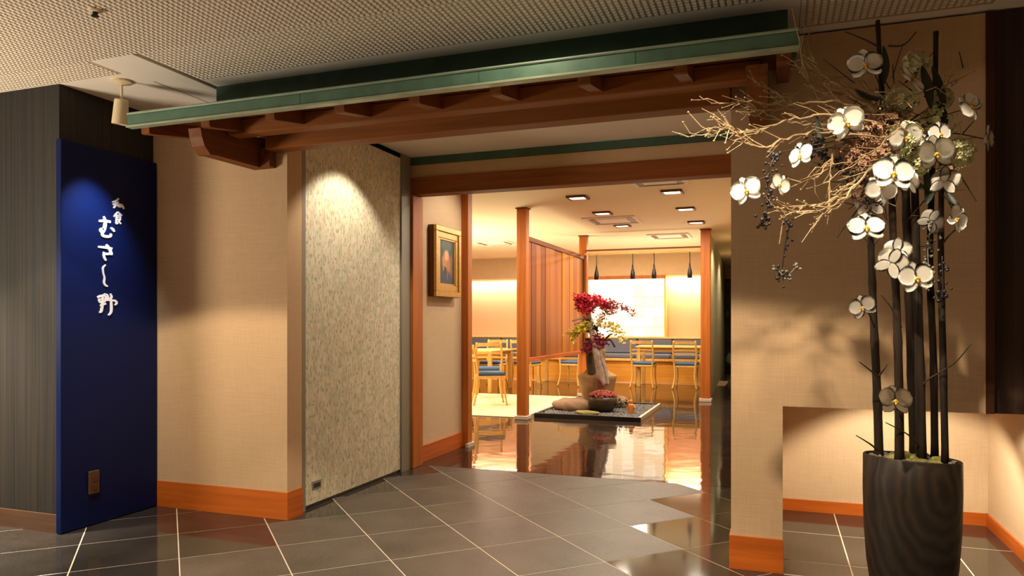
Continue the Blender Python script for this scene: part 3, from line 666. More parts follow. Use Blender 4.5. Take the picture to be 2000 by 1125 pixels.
for x, y, rz, z, lb in ((-2.30, 13.62, 0, 0, 'pale wooden chair with blue seat, left of two at the table under the window'),
                     (-1.53, 13.60, 0, 0, 'pale wooden chair with blue seat, right of two beside the right post'),
                     (-3.62, 13.50, -8, 0, 'pale wooden chair with blue seat seen under the plank screen'),
                     (-3.92, 9.95, -62, .012, 'pale wooden chair on the cream mat, nearest the passage corner post'),
                     (-4.35, 11.0, 20, .012, 'pale wooden chair on the cream mat behind the nearest chair'),
                     (-4.35, 12.9, -10, .012, 'pale wooden chair close to the nearest orange post'),
                     (-5.05, 12.95, 180, 0, 'pale wooden chair facing the viewer behind the left table')):
    if first: c = ch0; first = False
    else:
        c = ch0.copy(); C.objects.link(c)
        for k_ in ch0.children:
            d = k_.copy(); C.objects.link(d); d.parent = c
    c.location = (x, y, z); c.rotation_euler.z = R(rz); tag(c, lb, 'chair', 'pale wooden dining chairs')

# ------------------------------------------------------------------ gravel tray garden
gt = empty('gravel_tray', (-2.24, 9.65, 0), 'square black-framed tray of grey gravel on the polished floor', 'tray')
X0, X1, Y0, Y1 = -2.88, -1.53, 8.82, 10.5
child(box('tray_floor', X0+.02, X1-.02, Y0+.02, Y1-.02, .001, .022, M['black']), gt)
for nm, a in (('front_edge', (X0, X1, Y0, Y0+.035)), ('back_edge', (X0, X1, Y1-.035, Y1)), ('side_edge', (X0, X0+.035, Y0+.035, Y1-.035))):
    child(box(nm, *a, .0, .055, M['black'], None, .003), gt)
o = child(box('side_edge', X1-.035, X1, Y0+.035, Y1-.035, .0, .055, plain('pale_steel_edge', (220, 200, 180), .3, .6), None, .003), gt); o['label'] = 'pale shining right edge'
random.seed(5); V = []; F = []
for _ in range(6500):
    x = random.uniform(X0+.04, X1-.04); y = random.uniform(Y0+.04, Y1-.04); s = random.uniform(.009, .018); z = .024+random.uniform(0, .012); b = len(V); a = random.uniform(0, 6)
    V += [(x+s*math.cos(a+t*2.09), y+s*math.sin(a+t*2.09), z-.004) for t in range(3)] + [(x+s*.5*math.cos(a+1+t*2.09), y+s*.5*math.sin(a+1+t*2.09), z+s*.6) for t in range(3)]
    F += [(b+3, b+4, b+5), (b, b+1, b+3), (b+1, b+4, b+3), (b+1, b+2, b+4), (b+2, b+5, b+4), (b+2, b, b+5), (b, b+3, b+5)]
me = bpy.data.meshes.new('gravel'); me.from_pydata(V, [], F); o = link('gravel', me, M['gravel'], gt); o.location = -gt.location; o['kind'] = 'stuff'
def rockobj(x, y, z, r, sq, label, mat='rock', seed=1):
    random.seed(seed); bm = bmesh.new(); blob(bm, (0, 0, 0), r, 3, sq)
    for v in bm.verts:
        n_ = v.co.normalized(); v.co *= 1+.13*math.sin(5*n_.x+seed)*math.cos(4*n_.y+seed*2)+.07*math.sin(11*n_.z+7*n_.x)
        v.co.z = max(v.co.z, -r*sq[2]*.45)
    o = fin('garden_rock', bm, M[mat], None, True); o.location = (x, y, z+r*sq[2]*.45); tag(o, label, 'rock', 'rocks in the gravel tray'); return o
rockobj(-2.52, 9.48, .034, .27, (1.15, .8, .42), 'broad brown rock at the left of the stoneware jar', seed=2)
rockobj(-2.02, 9.98, .034, .15, (1, .8, .75), 'brown rock right behind the dark bowl', seed=5)
o = rockobj(-2.26, 9.10, .034, .11, (1.5, .7, .30), 'low green moss mound in front of the dark bowl', 'moss', 4); o['category'] = 'moss'; o.name = 'moss_mound'
# stoneware jar with wide shoulder and narrow neck
bm = bmesh.new(); lathe(bm, [(.13, 0), (.17, .02), (.20, .12), (.235, .28), (.262, .40), (.268, .435), (.255, .45), (.19, .475), (.135, .53), (.115, .60), (.11, .74), (.125, .80), (.115, .80), (.1, .72), (.1, .3), (.05, .28)], 40, wob=.012)
jr = fin('stoneware_jar', bm, M['jar'], None, True); jr.location = (-2.30, 9.83, .036); tag(jr, 'tall tan stoneware jar with a wide shoulder and narrow neck', 'jar')
# bowl with red dried heads
bo = empty('flower_bowl', (-2.125, 9.40, .036), 'round dark bowl heaped with reddish dried heads', 'bowl')
bm = bmesh.new(); lathe(bm, [(.09, 0), (.13, .02), (.175, .08), (.19, .15), (.18, .20), (.165, .20), (.17, .14), (.1, .05), (.02, .04)], 32); fin('bowl', bm, M['bowl'], bo, True)
bm = bmesh.new(); random.seed(8)
for _ in range(240):
    a = random.uniform(0, 6.283); q = math.sqrt(random.random())*.175; h = .20+.09*math.sqrt(max(0, 1-(q/.18)**2)); blob(bm, (q*math.cos(a), q*math.sin(a), h-.02), random.uniform(.012, .022), 1, jit=.2)
o = fin('dried_heads', bm, M['redd'], bo); o['kind'] = 'stuff'
# driftwood trunk and branches
ik = empty('flower_arrangement', (-2.12, 9.62, .036), 'tall driftwood arrangement with crimson and yellow leaves rising from the jar', 'flower arrangement')
def local(pts, p): return [Vector(q)-p.location for q in pts]
bm = bmesh.new(); tube(bm, cr(local([(-2.155, 9.5, 0.375), (-2.183, 9.5, 0.591), (-2.238, 9.5, 0.827), (-2.292, 9.55, 1.029), (-2.346, 9.6, 1.2), (-2.36, 9.6, 1.338)], ik), 5), [.062-.0012*k for k in range(26)], 10)
for v in bm.verts: v.co += Vector((random.uniform(-.005, .005), random.uniform(-.005, .005), 0))
fin('driftwood_trunk', bm, M['drift'], ik, True)
bm = bmesh.new(); tube(bm, cr(local([(-2.091, 9.52, 0.375), (-2.114, 9.5, 0.579), (-2.183, 9.5, 0.794), (-2.236, 9.55, 0.996)], ik), 5), [.03]*16, 8); fin('driftwood_trunk', bm, M['drift'], ik, True)
bm = bmesh.new(); tube(bm, cr(local([(-2.316, 9.65, 0.441), (-2.351, 9.65, 0.634), (-2.358, 9.65, 0.82), (-2.372, 9.65, 0.993)], ik), 5), [.055]*16, 8); fin('driftwood_trunk', bm, M['dwood'], ik, True)
bm = bmesh.new(); tube(bm, cr(local([(-2.185, 9.45, 0.358), (-2.199, 9.45, 0.472), (-2.13, 9.45, 0.36)], ik), 5), [.02]*11, 8); fin('root', bm, M['redbark'], ik, True)
for i_, pp in enumerate(([(-2.36, 9.6, 1.255), (-2.453, 9.55, 1.255), (-2.56, 9.5, 1.221)], [(-2.374, 9.6, 1.186), (-2.474, 9.55, 1.2), (-2.532, 9.5, 1.173)], [(-2.374, 9.6, 1.324), (-2.292, 9.55, 1.391), (-2.197, 9.5, 1.423), (-2.114, 9.5, 1.376), (-2.073, 9.5, 1.301)],
           [(-2.304, 9.6, 1.028), (-2.15, 9.6, 0.961), (-2.067, 9.6, 0.969), (-2.005, 9.6, 0.874)], [(-2.15, 9.6, 0.961), (-2.081, 9.6, 1.03), (-2.04, 9.6, 1.05)])):
    bm = bmesh.new(); tube(bm, cr(local(pp, ik), 4), [.022]*4+[.012]*40 if False else .014, 6); fin('branch', bm, M['drift' if i_ < 3 else 'dwood'], ik, True)
def leaves(name, cents, n, spread, size, mat, parent, seed):
    random.seed(seed); bm = bmesh.new()
    for _ in range(n):
        c = Vector(random.choice(cents)) + Vector((random.gauss(0, spread), random.gauss(0, spread), random.gauss(0, spread*.7)))
        d = Vector((random.uniform(-1, 1), random.uniform(-1, 1), random.uniform(-.6, .8))).normalized(); u = d.orthogonal().normalized(); u.rotate(Matrix.Rotation(random.uniform(0, 6), 3, d)); s = size*random.uniform(.7, 1.3)
        nn = d.cross(u)
        a = [c, c+d*s*.5+u*s*.28, c+d*s*1.1, c+d*s*.5-u*s*.28, c+d*s*.5+nn*s*.12]
        v = [bm.verts.new(q-parent.location) for q in a]
        for f in ((0, 1, 4), (1, 2, 4), (2, 3, 4), (3, 0, 4)): bm.faces.new([v[t] for t in f])
    o = fin(name, bm, M[mat], parent); o['kind'] = 'stuff'; return o
leaves('crimson_foliage', [(-2.391, 9.5, 1.527), (-2.28, 9.5, 1.506), (-2.432, 9.55, 1.474), (-2.466, 9.6, 1.407), (-2.348, 9.55, 1.433), (-2.255, 9.6, 1.474), (-2.142, 9.5, 1.457), (-2.37, 9.5, 1.37), (-2.461, 9.5, 1.514), (-2.109, 9.6, 1.404)], 1100, .038, .05, 'redleaf', ik, 1)
leaves('pink_foliage', [(-2.025, 9.5, 1.456), (-1.957, 9.5, 1.428), (-1.89, 9.5, 1.401), (-1.829, 9.5, 1.374), (-1.762, 9.5, 1.32), (-2.107, 9.5, 1.321), (-2.025, 9.5, 1.348), (-2.162, 9.5, 1.281)], 260, .028, .04, 'pinkleaf', ik, 2)
leaves('yellow_foliage', [(-2.546, 9.5, 1.063), (-2.49, 9.5, 1.097), (-2.44, 9.5, 1.118), (-2.56, 9.5, 0.994), (-2.391, 9.5, 1.145)], 200, .03, .055, 'yel', ik, 3)
leaves('cream_foliage', [(-2.128, 9.5, 1.159), (-2.046, 9.5, 1.173), (-1.957, 9.5, 1.133), (-1.91, 9.5, 1.066), (-1.883, 9.5, 0.966), (-2.025, 9.5, 1.092), (-2.197, 9.5, 1.2)], 230, .03, .05, 'cream', ik, 4)
leaves('dark_crimson_foliage', [(-2.231, 9.5, 1.031), (-2.183, 9.5, 0.983), (-2.266, 9.5, 0.942), (-2.162, 9.5, 0.916), (-2.336, 9.5, 0.894), (-2.37, 9.5, 0.825), (-2.211, 9.5, 0.861)], 330, .03, .045, 'crim', ik, 5)
leaves('green_foliage', [(-2.304, 9.6, 1.166), (-2.36, 9.6, 1.131), (-2.29, 9.6, 1.097), (-2.374, 9.6, 1.214)], 160, .03, .05, 'dwood', ik, 6)
leaves('low_foliage', [(-1.903, 9.4, 0.138), (-1.943, 9.4, 0.123), (-1.842, 9.5, 0.157)], 60, .02, .04, 'leaf', ik, 7)
# carved figure
fg = empty('wooden_figure', (-1.735, 9.30, .036), 'small orange carved wooden figure standing on the gravel', 'figurine')
fg.scale = (.8, .8, .8)
bm = bmesh.new(); lathe(bm, [(.045, 0), (.05, .02), (.042, .10), (.048, .14), (.03, .165)], 14, wob=.05); fin('body', bm, M['figure'], fg, True)
bm = bmesh.new(); lathe(bm, [(.016, .16), (.03, .178), (.032, .20), (.02, .222), (.006, .23)], 14); fin('head', bm, M['figure'], fg, True)
for sx in (-1, 1):
    bm = bmesh.new(); tube(bm, [(sx*.042, 0, .145), (sx*.062, -.01, .10), (sx*.05, -.03, .075)], [.014, .013, .01], 8); fin('arm', bm, M['figure'], fg, True)

# ------------------------------------------------------------------ orchid planter
op = empty('orchid_planter', (.50, 3.22, 0), 'dark wooden tub planter with black poles, curly twigs and white orchids', 'potted plant')
ORG = op.location.copy()
bm = bmesh.new(); lathe(bm, [(.092, 0), (.108, .006), (.122, .05), (.143, .14), (.160, .26), (.170, .40), (.173, .55), (.172, .672), (.168, .676), (.162, .672), (.160, .60), (.01, .595)], 64)
for v in bm.verts:
    a = math.atan2(v.co.y, v.co.x)
    if v.co.z > .6: v.co.z += .012*math.cos(a+2.2)
tub = fin('planter_tub', bm, M['swirl'], op, True)
bm = bmesh.new(); lathe(bm, [(.0, .602), (.158, .602), (.158, .645), (.1, .660), (.0, .664)], 32); fin('soil', bm, M['soil'], op)
random.seed(21)
for i_, (x, y, r) in enumerate(((.02, -.10, .042), (.075, -.118, .04), (-.07, -.02, .045), (-.02, .05, .05), (.11, .02, .035), (-.03, -.06, .03), (.02, .0, .05))):
    bm = bmesh.new(); blob(bm, (x*.82, y*.82, .658), r*.9, 2, (1, 1, .72), .06); fin('moss_ball', bm, M['moss'], op, True)
bm = bmesh.new()
for _ in range(170):
    a = random.uniform(0, 6.28); q = math.sqrt(random.random())*.145; blob(bm, (q*math.cos(a), q*math.sin(a), .664), random.uniform(.006, .014), 1, jit=.3)
o = fin('lichen_chips', bm, M['lichen'], op); o['kind'] = 'stuff'
def OP(p): return Vector(p)-ORG
# poles: traced from base to tip
POLES = [([(0.389, 3.25, 0.668), (0.378, 3.22, 0.936), (0.361, 3.18, 1.22), (0.349, 3.14, 1.458), (0.345, 3.13, 1.532)], .0175, .011),
         ([(0.449, 3.16, 0.681), (0.446, 3.15, 0.944), (0.439, 3.15, 1.22), (0.43, 3.17, 1.517), (0.421, 3.2, 1.802), (0.395, 3.22, 2.111), (0.383, 3.24, 2.404)], .0175, .008),
         ([(0.516, 3.26, 0.694), (0.505, 3.26, 1.058), (0.494, 3.26, 1.423), (0.484, 3.26, 1.769), (0.476, 3.26, 1.952)], .018, .013),
         ([(0.531, 3.2, 0.695), (0.524, 3.2, 1.061), (0.514, 3.2, 1.418), (0.51, 3.22, 1.759), (0.503, 3.22, 1.98)], .018, .012),
         ([(0.594, 3.3, 0.682), (0.589, 3.3, 1.058), (0.577, 3.3, 1.424), (0.584, 3.3, 1.769), (0.594, 3.3, 2.073), (0.598, 3.3, 2.353)], .014, .009),
         ([(0.609, 3.19, 0.686), (0.6, 3.18, 1.063), (0.597, 3.2, 1.416), (0.601, 3.22, 1.655), (0.604, 3.22, 1.852)], .013, .009)]
for pts, ra, rb in POLES:
    q = cr([OP(p) for p in pts], 6); rr = []
    hv = Vector((q[0].x, q[0].y, 0)); hv = hv*min(1, .145/max(hv.length, .01)); q[0] = Vector((hv.x, hv.y, .64))
    for k in range(len(q)):
        rr.append((ra+(rb-ra)*k/(len(q)-1))*(1.14 if k % 5 == 0 else 1))
    bm = bmesh.new(); tube(bm, q, rr, 10); fin('pole', bm, M['pole'], op, True)
# side twigs on the poles
def twig(name, pts, r0, r1, mat, n=4):
    q = cr([OP(p) for p in pts], n); bm = bmesh.new(); L = len(q)
    tube(bm, q, [r0+(r1-r0)*k/(L-1) for k in range(L)], 5); return fin(name, bm, M[mat], op, True)
for pts in (([(0.37, 3.12, 0.994), (0.338, 3.1, 1.02), (0.3, 3.08, 1.051)]), ([(0.372, 3.12, 0.994), (0.387, 3.1, 1.021), (0.399, 3.1, 1.041)]), ([(0.369, 3.1, 0.712), (0.332, 3.05, 0.745), (0.282, 3.0, 0.78)]),
            ([(0.514, 3.2, 0.922), (0.542, 3.18, 0.974), (0.591, 3.15, 1.016), (0.628, 3.1, 1.056), (0.663, 3.05, 1.122)]), ([(0.535, 3.2, 0.705), (0.48, 3.15, 0.769), (0.394, 3.1, 0.82)]), ([(0.597, 3.2, 1.495), (0.632, 3.2, 1.542), (0.689, 3.2, 1.585)]),
            ([(0.348, 3.13, 1.497), (0.33, 3.13, 1.517), (0.316, 3.13, 1.547)]), ([(0.355, 3.13, 1.5), (0.373, 3.13, 1.523), (0.384, 3.13, 1.55)]), ([(0.453, 3.15, 1.18), (0.414, 3.12, 1.259), (0.373, 3.1, 1.313)]), ([(0.392, 3.2, 2.277), (0.332, 3.18, 2.312), (0.256, 3.15, 2.343)]), ([(0.416, 3.2, 2.284), (0.469, 3.2, 2.281), (0.514, 3.2, 2.327)])):
    twig('side_twig', pts, .0045, .0018, 'twig_d')
# curly golden twigs: main sprays traced, then side shoots
SPR = [[(0.486, 3.25, 1.949), (0.347, 3.15, 2.02), (0.194, 3.05, 2.033), (0.065, 3.0, 2.019), (-0.027, 2.95, 2.008), (-0.089, 2.9, 1.983)],
       [(0.468, 3.25, 1.97), (0.324, 3.1, 2.015), (0.173, 3.0, 2.031), (0.028, 2.95, 2.022), (-0.081, 2.9, 2.033), (-0.171, 2.85, 2.024), (-0.264, 2.85, 2.053)],
       [(0.443, 3.2, 1.98), (0.288, 3.1, 2.067), (0.158, 3.05, 2.096), (0.101, 3.0, 2.146), (0.094, 3.0, 2.244), (0.089, 3.0, 2.29)],
       [(0.425, 3.2, 2.002), (0.27, 3.1, 2.099), (0.179, 3.1, 2.159), (0.142, 3.1, 2.227), (0.114, 3.1, 2.243)],
       [(0.427, 3.15, 1.949), (0.261, 3.0, 1.974), (0.133, 2.9, 1.96), (0.009, 2.85, 1.93), (-0.07, 2.8, 1.884), (-0.13, 2.75, 1.885), (-0.162, 2.7, 1.901), (-0.206, 2.7, 1.872)],
       [(0.411, 3.1, 1.899), (0.24, 2.95, 1.897), (0.079, 2.85, 1.883), (-0.026, 2.8, 1.838), (-0.095, 2.75, 1.841), (-0.153, 2.7, 1.88), (-0.232, 2.7, 1.874), (-0.319, 2.7, 1.876)],
       [(0.446, 3.1, 1.877), (0.325, 2.95, 1.759), (0.232, 2.85, 1.646), (0.145, 2.8, 1.594), (0.076, 2.75, 1.585), (0.025, 2.7, 1.575)],
       [(0.429, 3.1, 1.859), (0.291, 2.95, 1.734), (0.181, 2.85, 1.631), (0.111, 2.8, 1.614), (0.051, 2.75, 1.599), (0.015, 2.7, 1.565)],
       [(0.411, 3.1, 1.841), (0.313, 3.0, 1.732), (0.219, 2.9, 1.627), (0.145, 2.8, 1.562), (0.115, 2.8, 1.545)],
       [(0.341, 3.1, 1.925), (0.226, 3.0, 1.891), (0.196, 2.95, 1.806), (0.15, 2.9, 1.743), (0.115, 2.9, 1.717)],
       [(0.452, 3.2, 1.969), (0.329, 3.15, 2.058), (0.215, 3.1, 2.085), (0.105, 3.1, 2.066), (-0.009, 3.05, 2.104), (-0.075, 3.0, 2.136)],
       [(0.452, 3.2, 1.969), (0.334, 3.2, 2.081), (0.204, 3.2, 2.167), (0.125, 3.15, 2.221), (0.116, 3.1, 2.256)],
       [(0.425, 3.2, 1.952), (0.252, 3.1, 1.972), (0.101, 3.0, 1.951), (-0.027, 2.95, 1.989), (-0.1, 2.9, 2.021)],
       [(0.461, 3.2, 1.999), (0.352, 3.2, 2.13), (0.26, 3.2, 2.181), (0.163, 3.15, 2.156), (0.058, 3.1, 2.091), (-0.009, 3.1, 2.098)],
       [(0.514, 3.2, 1.974), (0.583, 3.2, 2.066), (0.618, 3.2, 2.111), (0.649, 3.2, 2.117)],
       [(0.226, 3.0, 1.911), (0.191, 2.95, 1.769), (0.186, 2.9, 1.666), (0.188, 2.9, 1.625)],
       [(0.498, 3.1, 1.873), (0.432, 3.0, 1.911), (0.325, 2.95, 1.815), (0.252, 2.9, 1.754)]]
random.seed(33)
shoots = 0
for i_, pts in enumerate(SPR):
    q = cr([OP(p) for p in pts], 6)
    q = [p + Vector((random.gauss(0, .003), random.gauss(0, .004), random.gauss(0, .004))) for p in q]
    bm = bmesh.new(); L = len(q); tube(bm, q, [.0048-.0030*k/(L-1) for k in range(L)], 5)
    # shoots and buds belong to the twig
    for k in range(4, L-1):
        if random.random() < .62:
            d = (q[min(k+1, L-1)]-q[k-1]).normalized(); s = random.uniform(.03, .13)
            d2 = (d + Vector((random.uniform(-.7, .3), random.uniform(-.6, .6), random.uniform(-.8, .8)))*.8).normalized()
            p1 = q[k]+d2*s*.5+Vector((0, 0, random.uniform(-.01, .015))); p2 = q[k]+d2*s+Vector((0, 0, random.uniform(-.02, .03)))
            tube(bm, [q[k], p1, p2], [.0024, .0018, .0012], 4); shoots += 1
            if random.random() < .7: blob(bm, p2, .0042, 1)
            if random.random() < .4: blob(bm, p1, .0035, 1)
    fin('curly_twig', bm, M['twig'], op, False)
# dense fine tangle around the head of the arrangement
bm = bmesh.new(); cen = Vector((0.425, 3.2, 1.922))-ORG
for _ in range(150):
    a = random.uniform(0, 6.28); p0 = cen + Vector((random.gauss(-.04, .12), random.gauss(0, .06), random.gauss(0, .10)))
    d = Vector((random.uniform(-1.2, .5), random.uniform(-.6, .4), random.uniform(-.5, .6))).normalized(); s = random.uniform(.06, .2)
    b = Vector((random.uniform(-1, 1), random.uniform(-1, 1), random.uniform(-1, 1)))*.03
    tube(bm, [p0, p0+d*s*.5+b, p0+d*s], [.0022, .0018, .001], 4)
o = fin('fine_twigs', bm, M['twig'], op); o['kind'] = 'stuff'
bm = bmesh.new()
for _ in range(90):
    p0 = cen + Vector((random.gauss(.0, .13), random.gauss(.03, .05), random.gauss(-.02, .14)))
    d = Vector((random.uniform(-1, 1), random.uniform(-.6, .4), random.uniform(-1, 1))).normalized(); s = random.uniform(.05, .16)
    tube(bm, [p0, p0+d*s], [.003, .0015], 4)
o = fin('dark_twigs', bm, M['twig_d'], op); o['kind'] = 'stuff'
# dried flowers, hydrangea heads, leaves
def head(name, c, r, mat, n, s, sub=1):
    bm = bmesh.new(); c = OP(c)
    for _ in range(n):
        d = Vector((random.gauss(0, 1), random.gauss(0, 1), random.gauss(0, 1))).normalized()*r*random.uniform(.7, 1.0)
        # a four-lobed floret
        u = d.orthogonal().normalized(); v = d.cross(u).normalized(); dn = d.normalized()
        cv = bm.verts.new(c+d)
        for t in range(4):
            a = t*1.571+random.uniform(-.3, .3); e = (u*math.cos(a)+v*math.sin(a)); f = (u*math.cos(a+.6)+v*math.sin(a+.6)); g_ = (u*math.cos(a-.6)+v*math.sin(a-.6))
            vv = [bm.verts.new(c+d+f*s*.7+dn*s*.25), bm.verts.new(c+d+e*s+dn*s*.1), bm.verts.new(c+d+g_*s*.7+dn*s*.25)]
            bm.faces.new((cv, vv[0], vv[1])); bm.faces.new((cv, vv[1], vv[2]))
    me = fin(name, bm, M[mat], op); return me
for c, r in (((0.518, 3.25, 2.212), .06), ((0.455, 3.1, 1.886), .075), ((0.651, 3.18, 1.84), .06), ((0.461, 3.2, 2.058), .07), ((0.592, 3.2, 1.966), .07), ((0.501, 3.12, 1.8), .05), ((0.607, 3.25, 2.068), .045)):
    head('hydrangea_head', c, r, 'hyd', 90, .014)
for c, r in (((0.341, 3.1, 1.905), .065), ((0.292, 3.05, 1.781), .06), ((0.377, 3.1, 1.824), .06), ((0.257, 3.05, 1.842), .05), ((0.318, 3.05, 1.692), .05), ((0.418, 3.15, 1.97), .06), ((0.608, 3.15, 1.759), .04)):
    head('dried_flower_head', c, r, 'dried', 110, .013)
def cluster(name, line, n, s, mat, spread=.014):
    q = cr([OP(p) for p in line], 5); bm = bmesh.new(); tube(bm, q, .0022, 4)
    for _ in range(n):
        p = random.choice(q)+Vector((random.gauss(0, spread), random.gauss(0, spread), random.gauss(0, spread))); blob(bm, p, s*random.uniform(.7, 1.2), 1, jit=.15)
    return fin(name, bm, M[mat], op, True)
cluster('berry_strand', [(0.0, 2.85, 1.819), (-0.026, 2.8, 1.736), (-0.026, 2.8, 1.625), (-0.047, 2.8, 1.556)], 60, .0075, 'berry', .013)
cluster('berry_strand', [(0.052, 2.8, 1.566), (0.035, 2.8, 1.493), (0.023, 2.8, 1.402), (0.026, 2.8, 1.351)], 26, .0065, 'berry', .014)
cluster('berry_strand', [(0.005, 2.8, 1.393), (0.035, 2.8, 1.365), (0.071, 2.8, 1.401)], 26, .006, 'lichen', .012)
cluster('berry_strand', [(0.137, 3.0, 1.909), (0.155, 3.0, 1.839), (0.226, 3.0, 1.795)], 60, .0075, 'berry', .016)
cluster('berry_strand', [(0.548, 3.1, 1.563), (0.535, 3.1, 1.468), (0.545, 3.1, 1.334)], 55, .006, 'lichen', .013)
cluster('berry_strand', [(0.582, 3.1, 1.447), (0.585, 3.1, 1.333), (0.579, 3.1, 1.276)], 20, .008, 'berry', .012)
cluster('berry_strand', [(0.244, 3.0, 1.737), (0.313, 3.0, 1.732), (0.33, 3.0, 1.636)], 60, .0075, 'berry', .02)
def dleaf(line, wd):
    q = cr([OP(p) for p in line], 4); bm = bmesh.new(); L = len(q); A = []; B = []; Cc = []
    for k, p in enumerate(q):
        ww = .6*wd*math.sin(math.pi*(k+.3)/(L-.4)); t = (q[min(k+1, L-1)]-q[max(k-1, 0)]).normalized(); u = t.cross(Vector((0, -1, .2))).normalized()
        A.append(bm.verts.new(p+u*ww+Vector((0, -.006, 0)))); Cc.append(bm.verts.new(p)); B.append(bm.verts.new(p-u*ww+Vector((0, -.006, 0))))
    for k in range(L-1): bm.faces.new((A[k], A[k+1], Cc[k+1], Cc[k])); bm.faces.new((Cc[k], Cc[k+1], B[k+1], B[k]))
    return fin('dark_leaf', bm, M['leaf'], op, True)
for ln, wd in (([(0.531, 3.2, 2.19), (0.543, 3.15, 2.094), (0.554, 3.15, 2.006)], .03), ([(0.566, 3.2, 2.186), (0.592, 3.2, 2.104), (0.609, 3.2, 2.014)], .025), ([(0.4, 3.22, 2.293), (0.407, 3.2, 2.205), (0.396, 3.2, 2.125)], .022), ([(0.288, 3.1, 2.097), (0.332, 3.1, 2.063), (0.385, 3.1, 2.048)], .02),
               ([(0.146, 3.0, 1.985), (0.155, 3.0, 1.926), (0.173, 3.0, 1.867)], .02), ([(0.531, 3.15, 1.784), (0.549, 3.15, 1.705), (0.537, 3.15, 1.647)], .03), ([(0.6, 3.15, 1.702), (0.622, 3.12, 1.648), (0.645, 3.1, 1.606)], .02), ([(0.583, 3.2, 2.046), (0.609, 3.2, 1.984), (0.594, 3.2, 1.917)], .022), ([(0.458, 3.12, 1.764), (0.506, 3.15, 1.727), (0.557, 3.15, 1.695)], .02), ([(0.23, 3.05, 1.786), (0.266, 3.05, 1.754), (0.318, 3.05, 1.76)], .02)):
    dleaf(ln, wd)
# orchids: two broad side petals, three sepals, a yellow lip
def petal(bm, ang, ln, wd, cup, z0=0.):
    n, m_ = 6, 4; g_ = []
    for i in range(n+1):
        t = i/n; ww = wd*math.sin(math.pi*min(1, t*.86+.08))**.75; row = []
        for j in range(-m_//2, m_//2+1):
            s = j/(m_/2); x = s*ww; y = t*ln; z = z0+cup*(t*t*.9) - .05*wd*(1-s*s)+cup*.3*s*s
            row.append(bm.verts.new((x*math.cos(ang)-y*math.sin(ang), x*math.sin(ang)+y*math.cos(ang), z)))
        g_.append(row)
    for a, b in zip(g_, g_[1:]):
        for j in range(len(a)-1): bm.faces.new((a[j], a[j+1], b[j+1], b[j]))
def orchid_mesh(kind):
    random.seed(kind); bm = bmesh.new(); c = (-.12, .12, .3, .2)[kind % 4]
    for a in (0, R(128), R(-128)): petal(bm, a+random.uniform(-.1, .1), 1.0, .38, -.15*c, -.03)
    for a in (R(72), R(-72)): petal(bm, a+random.uniform(-.08, .08), 1.02, .66, c*.4, .03)
    bmesh.ops.solidify(bm, geom=bm.faces[:], thickness=.02)
    me = bpy.data.meshes.new('orchid_flower'); bmesh.ops.recalc_face_normals(bm, faces=bm.faces); bm.to_mesh(me); bm.free(); me.materials.append(M['petal'])
    for p in me.polygons: p.use_smooth = True
    bm = bmesh.new(); blob(bm, (0, -.05, .08), .12, 1, (1, 1, .8)); blob(bm, (0, -.22, .10), .10, 1, (.8, 1.5, .6)); blob(bm, (.12, -.1, .07), .07, 1); blob(bm, (-.12, -.1, .07), .07, 1)
    ml = bpy.data.meshes.new('flower_lip'); bm.to_mesh(ml); bm.free(); ml.materials.append(M['lip'])
    for p in ml.polygons: p.use_smooth = True
    return me, ml
KIND = [orchid_mesh(k) for k in range(4)]
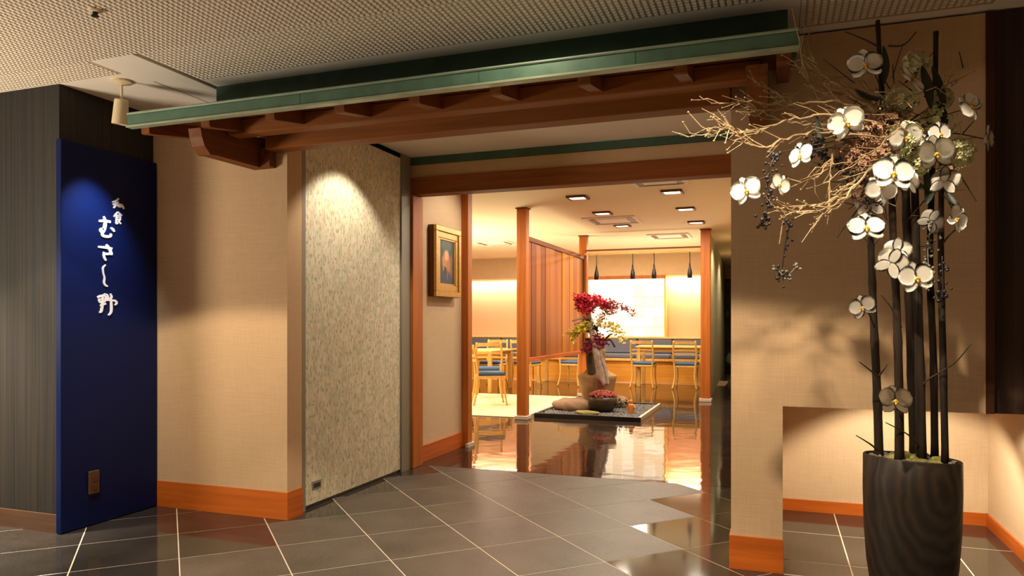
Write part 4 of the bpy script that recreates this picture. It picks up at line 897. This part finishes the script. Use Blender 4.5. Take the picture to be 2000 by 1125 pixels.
# position, radius, yaw, pitch, roll (degrees)
ORCH = [((0.313, 3.0, 2.157), .062, -5, 10, 5), ((0.476, 3.05, 2.1), .055, 45, 30, -50), ((0.244, 2.92, 1.927), .062, -20, 0, 20), ((0.266, 2.98, 1.963), .045, 30, 20, -30),
        ((0.082, 2.78, 1.792), .048, -50, 5, 8), ((0.663, 3.05, 1.981), .052, 20, 15, 55), ((0.741, 3.15, 1.885), .05, 55, 0, -20), ((0.54, 2.98, 1.805), .066, 12, 0, 12),
        ((0.388, 2.86, 1.723), .068, 0, 8, -8), ((0.353, 2.88, 1.678), .052, -10, -25, 170), ((-0.095, 2.66, 1.657), .052, -25, 5, 18), ((0.014, 2.68, 1.675), .038, 30, 0, -30),
        ((0.311, 2.95, 1.547), .064, -5, 22, 2), ((0.611, 3.0, 1.571), .050, 35, -5, -35), ((0.396, 2.98, 1.417), .058, 140, 5, 30), ((0.43, 3.08, 1.469), .05, 150, 0, 10),
        ((0.475, 2.96, 1.361), .060, 5, 5, 12), ((0.304, 3.0, 1.257), .048, -35, 5, 20), ((0.401, 2.92, 0.922), .056, 5, 20, -3), ((0.451, 3.04, 1.885), .058, 0, -10, 10),
        ((0.566, 3.05, 1.889), .05, 25, 0, 10), ((0.581, 3.05, 1.714), .055, 130, 0, 10), ((0.339, 3.08, 1.652), .056, 160, 0, 0), ((0.548, 3.12, 1.581), .046, 140, 0, 40),
        ((0.528, 3.1, 1.874), .045, 0, 30, 0), ((0.531, 3.2, 2.214), .04, 40, 30, 0), ((0.451, 2.96, 1.706), .05, 100, 20, 20)]
for i_, (c, r, yaw, pit, rol) in enumerate(ORCH):
    me, ml = KIND[i_ % 4]
    o = bpy.data.objects.new('orchid_flower', me); C.objects.link(o); o.parent = op
    # local +Z of the flower looks at -Y (towards the lobby)
    o.matrix_local = Matrix.Translation(OP(c)) @ Matrix.Rotation(R(yaw+10), 4, 'Z') @ Matrix.Rotation(R(90-pit), 4, 'X') @ Matrix.Rotation(R(rol), 4, 'Z') @ Matrix.Scale(r*1.02, 4)
    l = bpy.data.objects.new('flower_lip', ml); C.objects.link(l); l.parent = o
# thin stalks from the poles to the free-standing blooms
for a, b in (((0.358, 3.12, 1.18), (0.314, 3.04, 1.254)), ((0.437, 3.12, 0.869), (0.408, 2.96, 0.915)), ((0.519, 3.2, 1.319), (0.482, 3.0, 1.358)), ((0.348, 3.13, 1.516), (0.317, 3.0, 1.546)), ((0.531, 3.2, 1.952), (0.66, 3.08, 1.982)), ((0.549, 3.2, 1.931), (0.74, 3.18, 1.886)),
             ((0.601, 3.2, 1.691), (0.614, 3.03, 1.579)), ((0.336, 3.05, 2.164), (0.392, 3.2, 2.106)), ((0.078, 2.82, 1.806), (0.226, 3.0, 1.853)), ((-0.026, 2.8, 1.727), (-0.093, 2.7, 1.668)), ((-0.017, 2.8, 1.726), (0.014, 2.7, 1.682)), ((0.427, 3.15, 1.456), (0.401, 3.02, 1.419)), ((0.445, 3.15, 1.928), (0.0, 2.85, 1.819)), ((0.219, 2.9, 1.627), (0.052, 2.8, 1.566))):
    m_ = (Vector(a)+Vector(b))/2+Vector((0, 0, .01)); twig('flower_stalk', [a, tuple(m_), b], .0028, .002, 'twig_d')
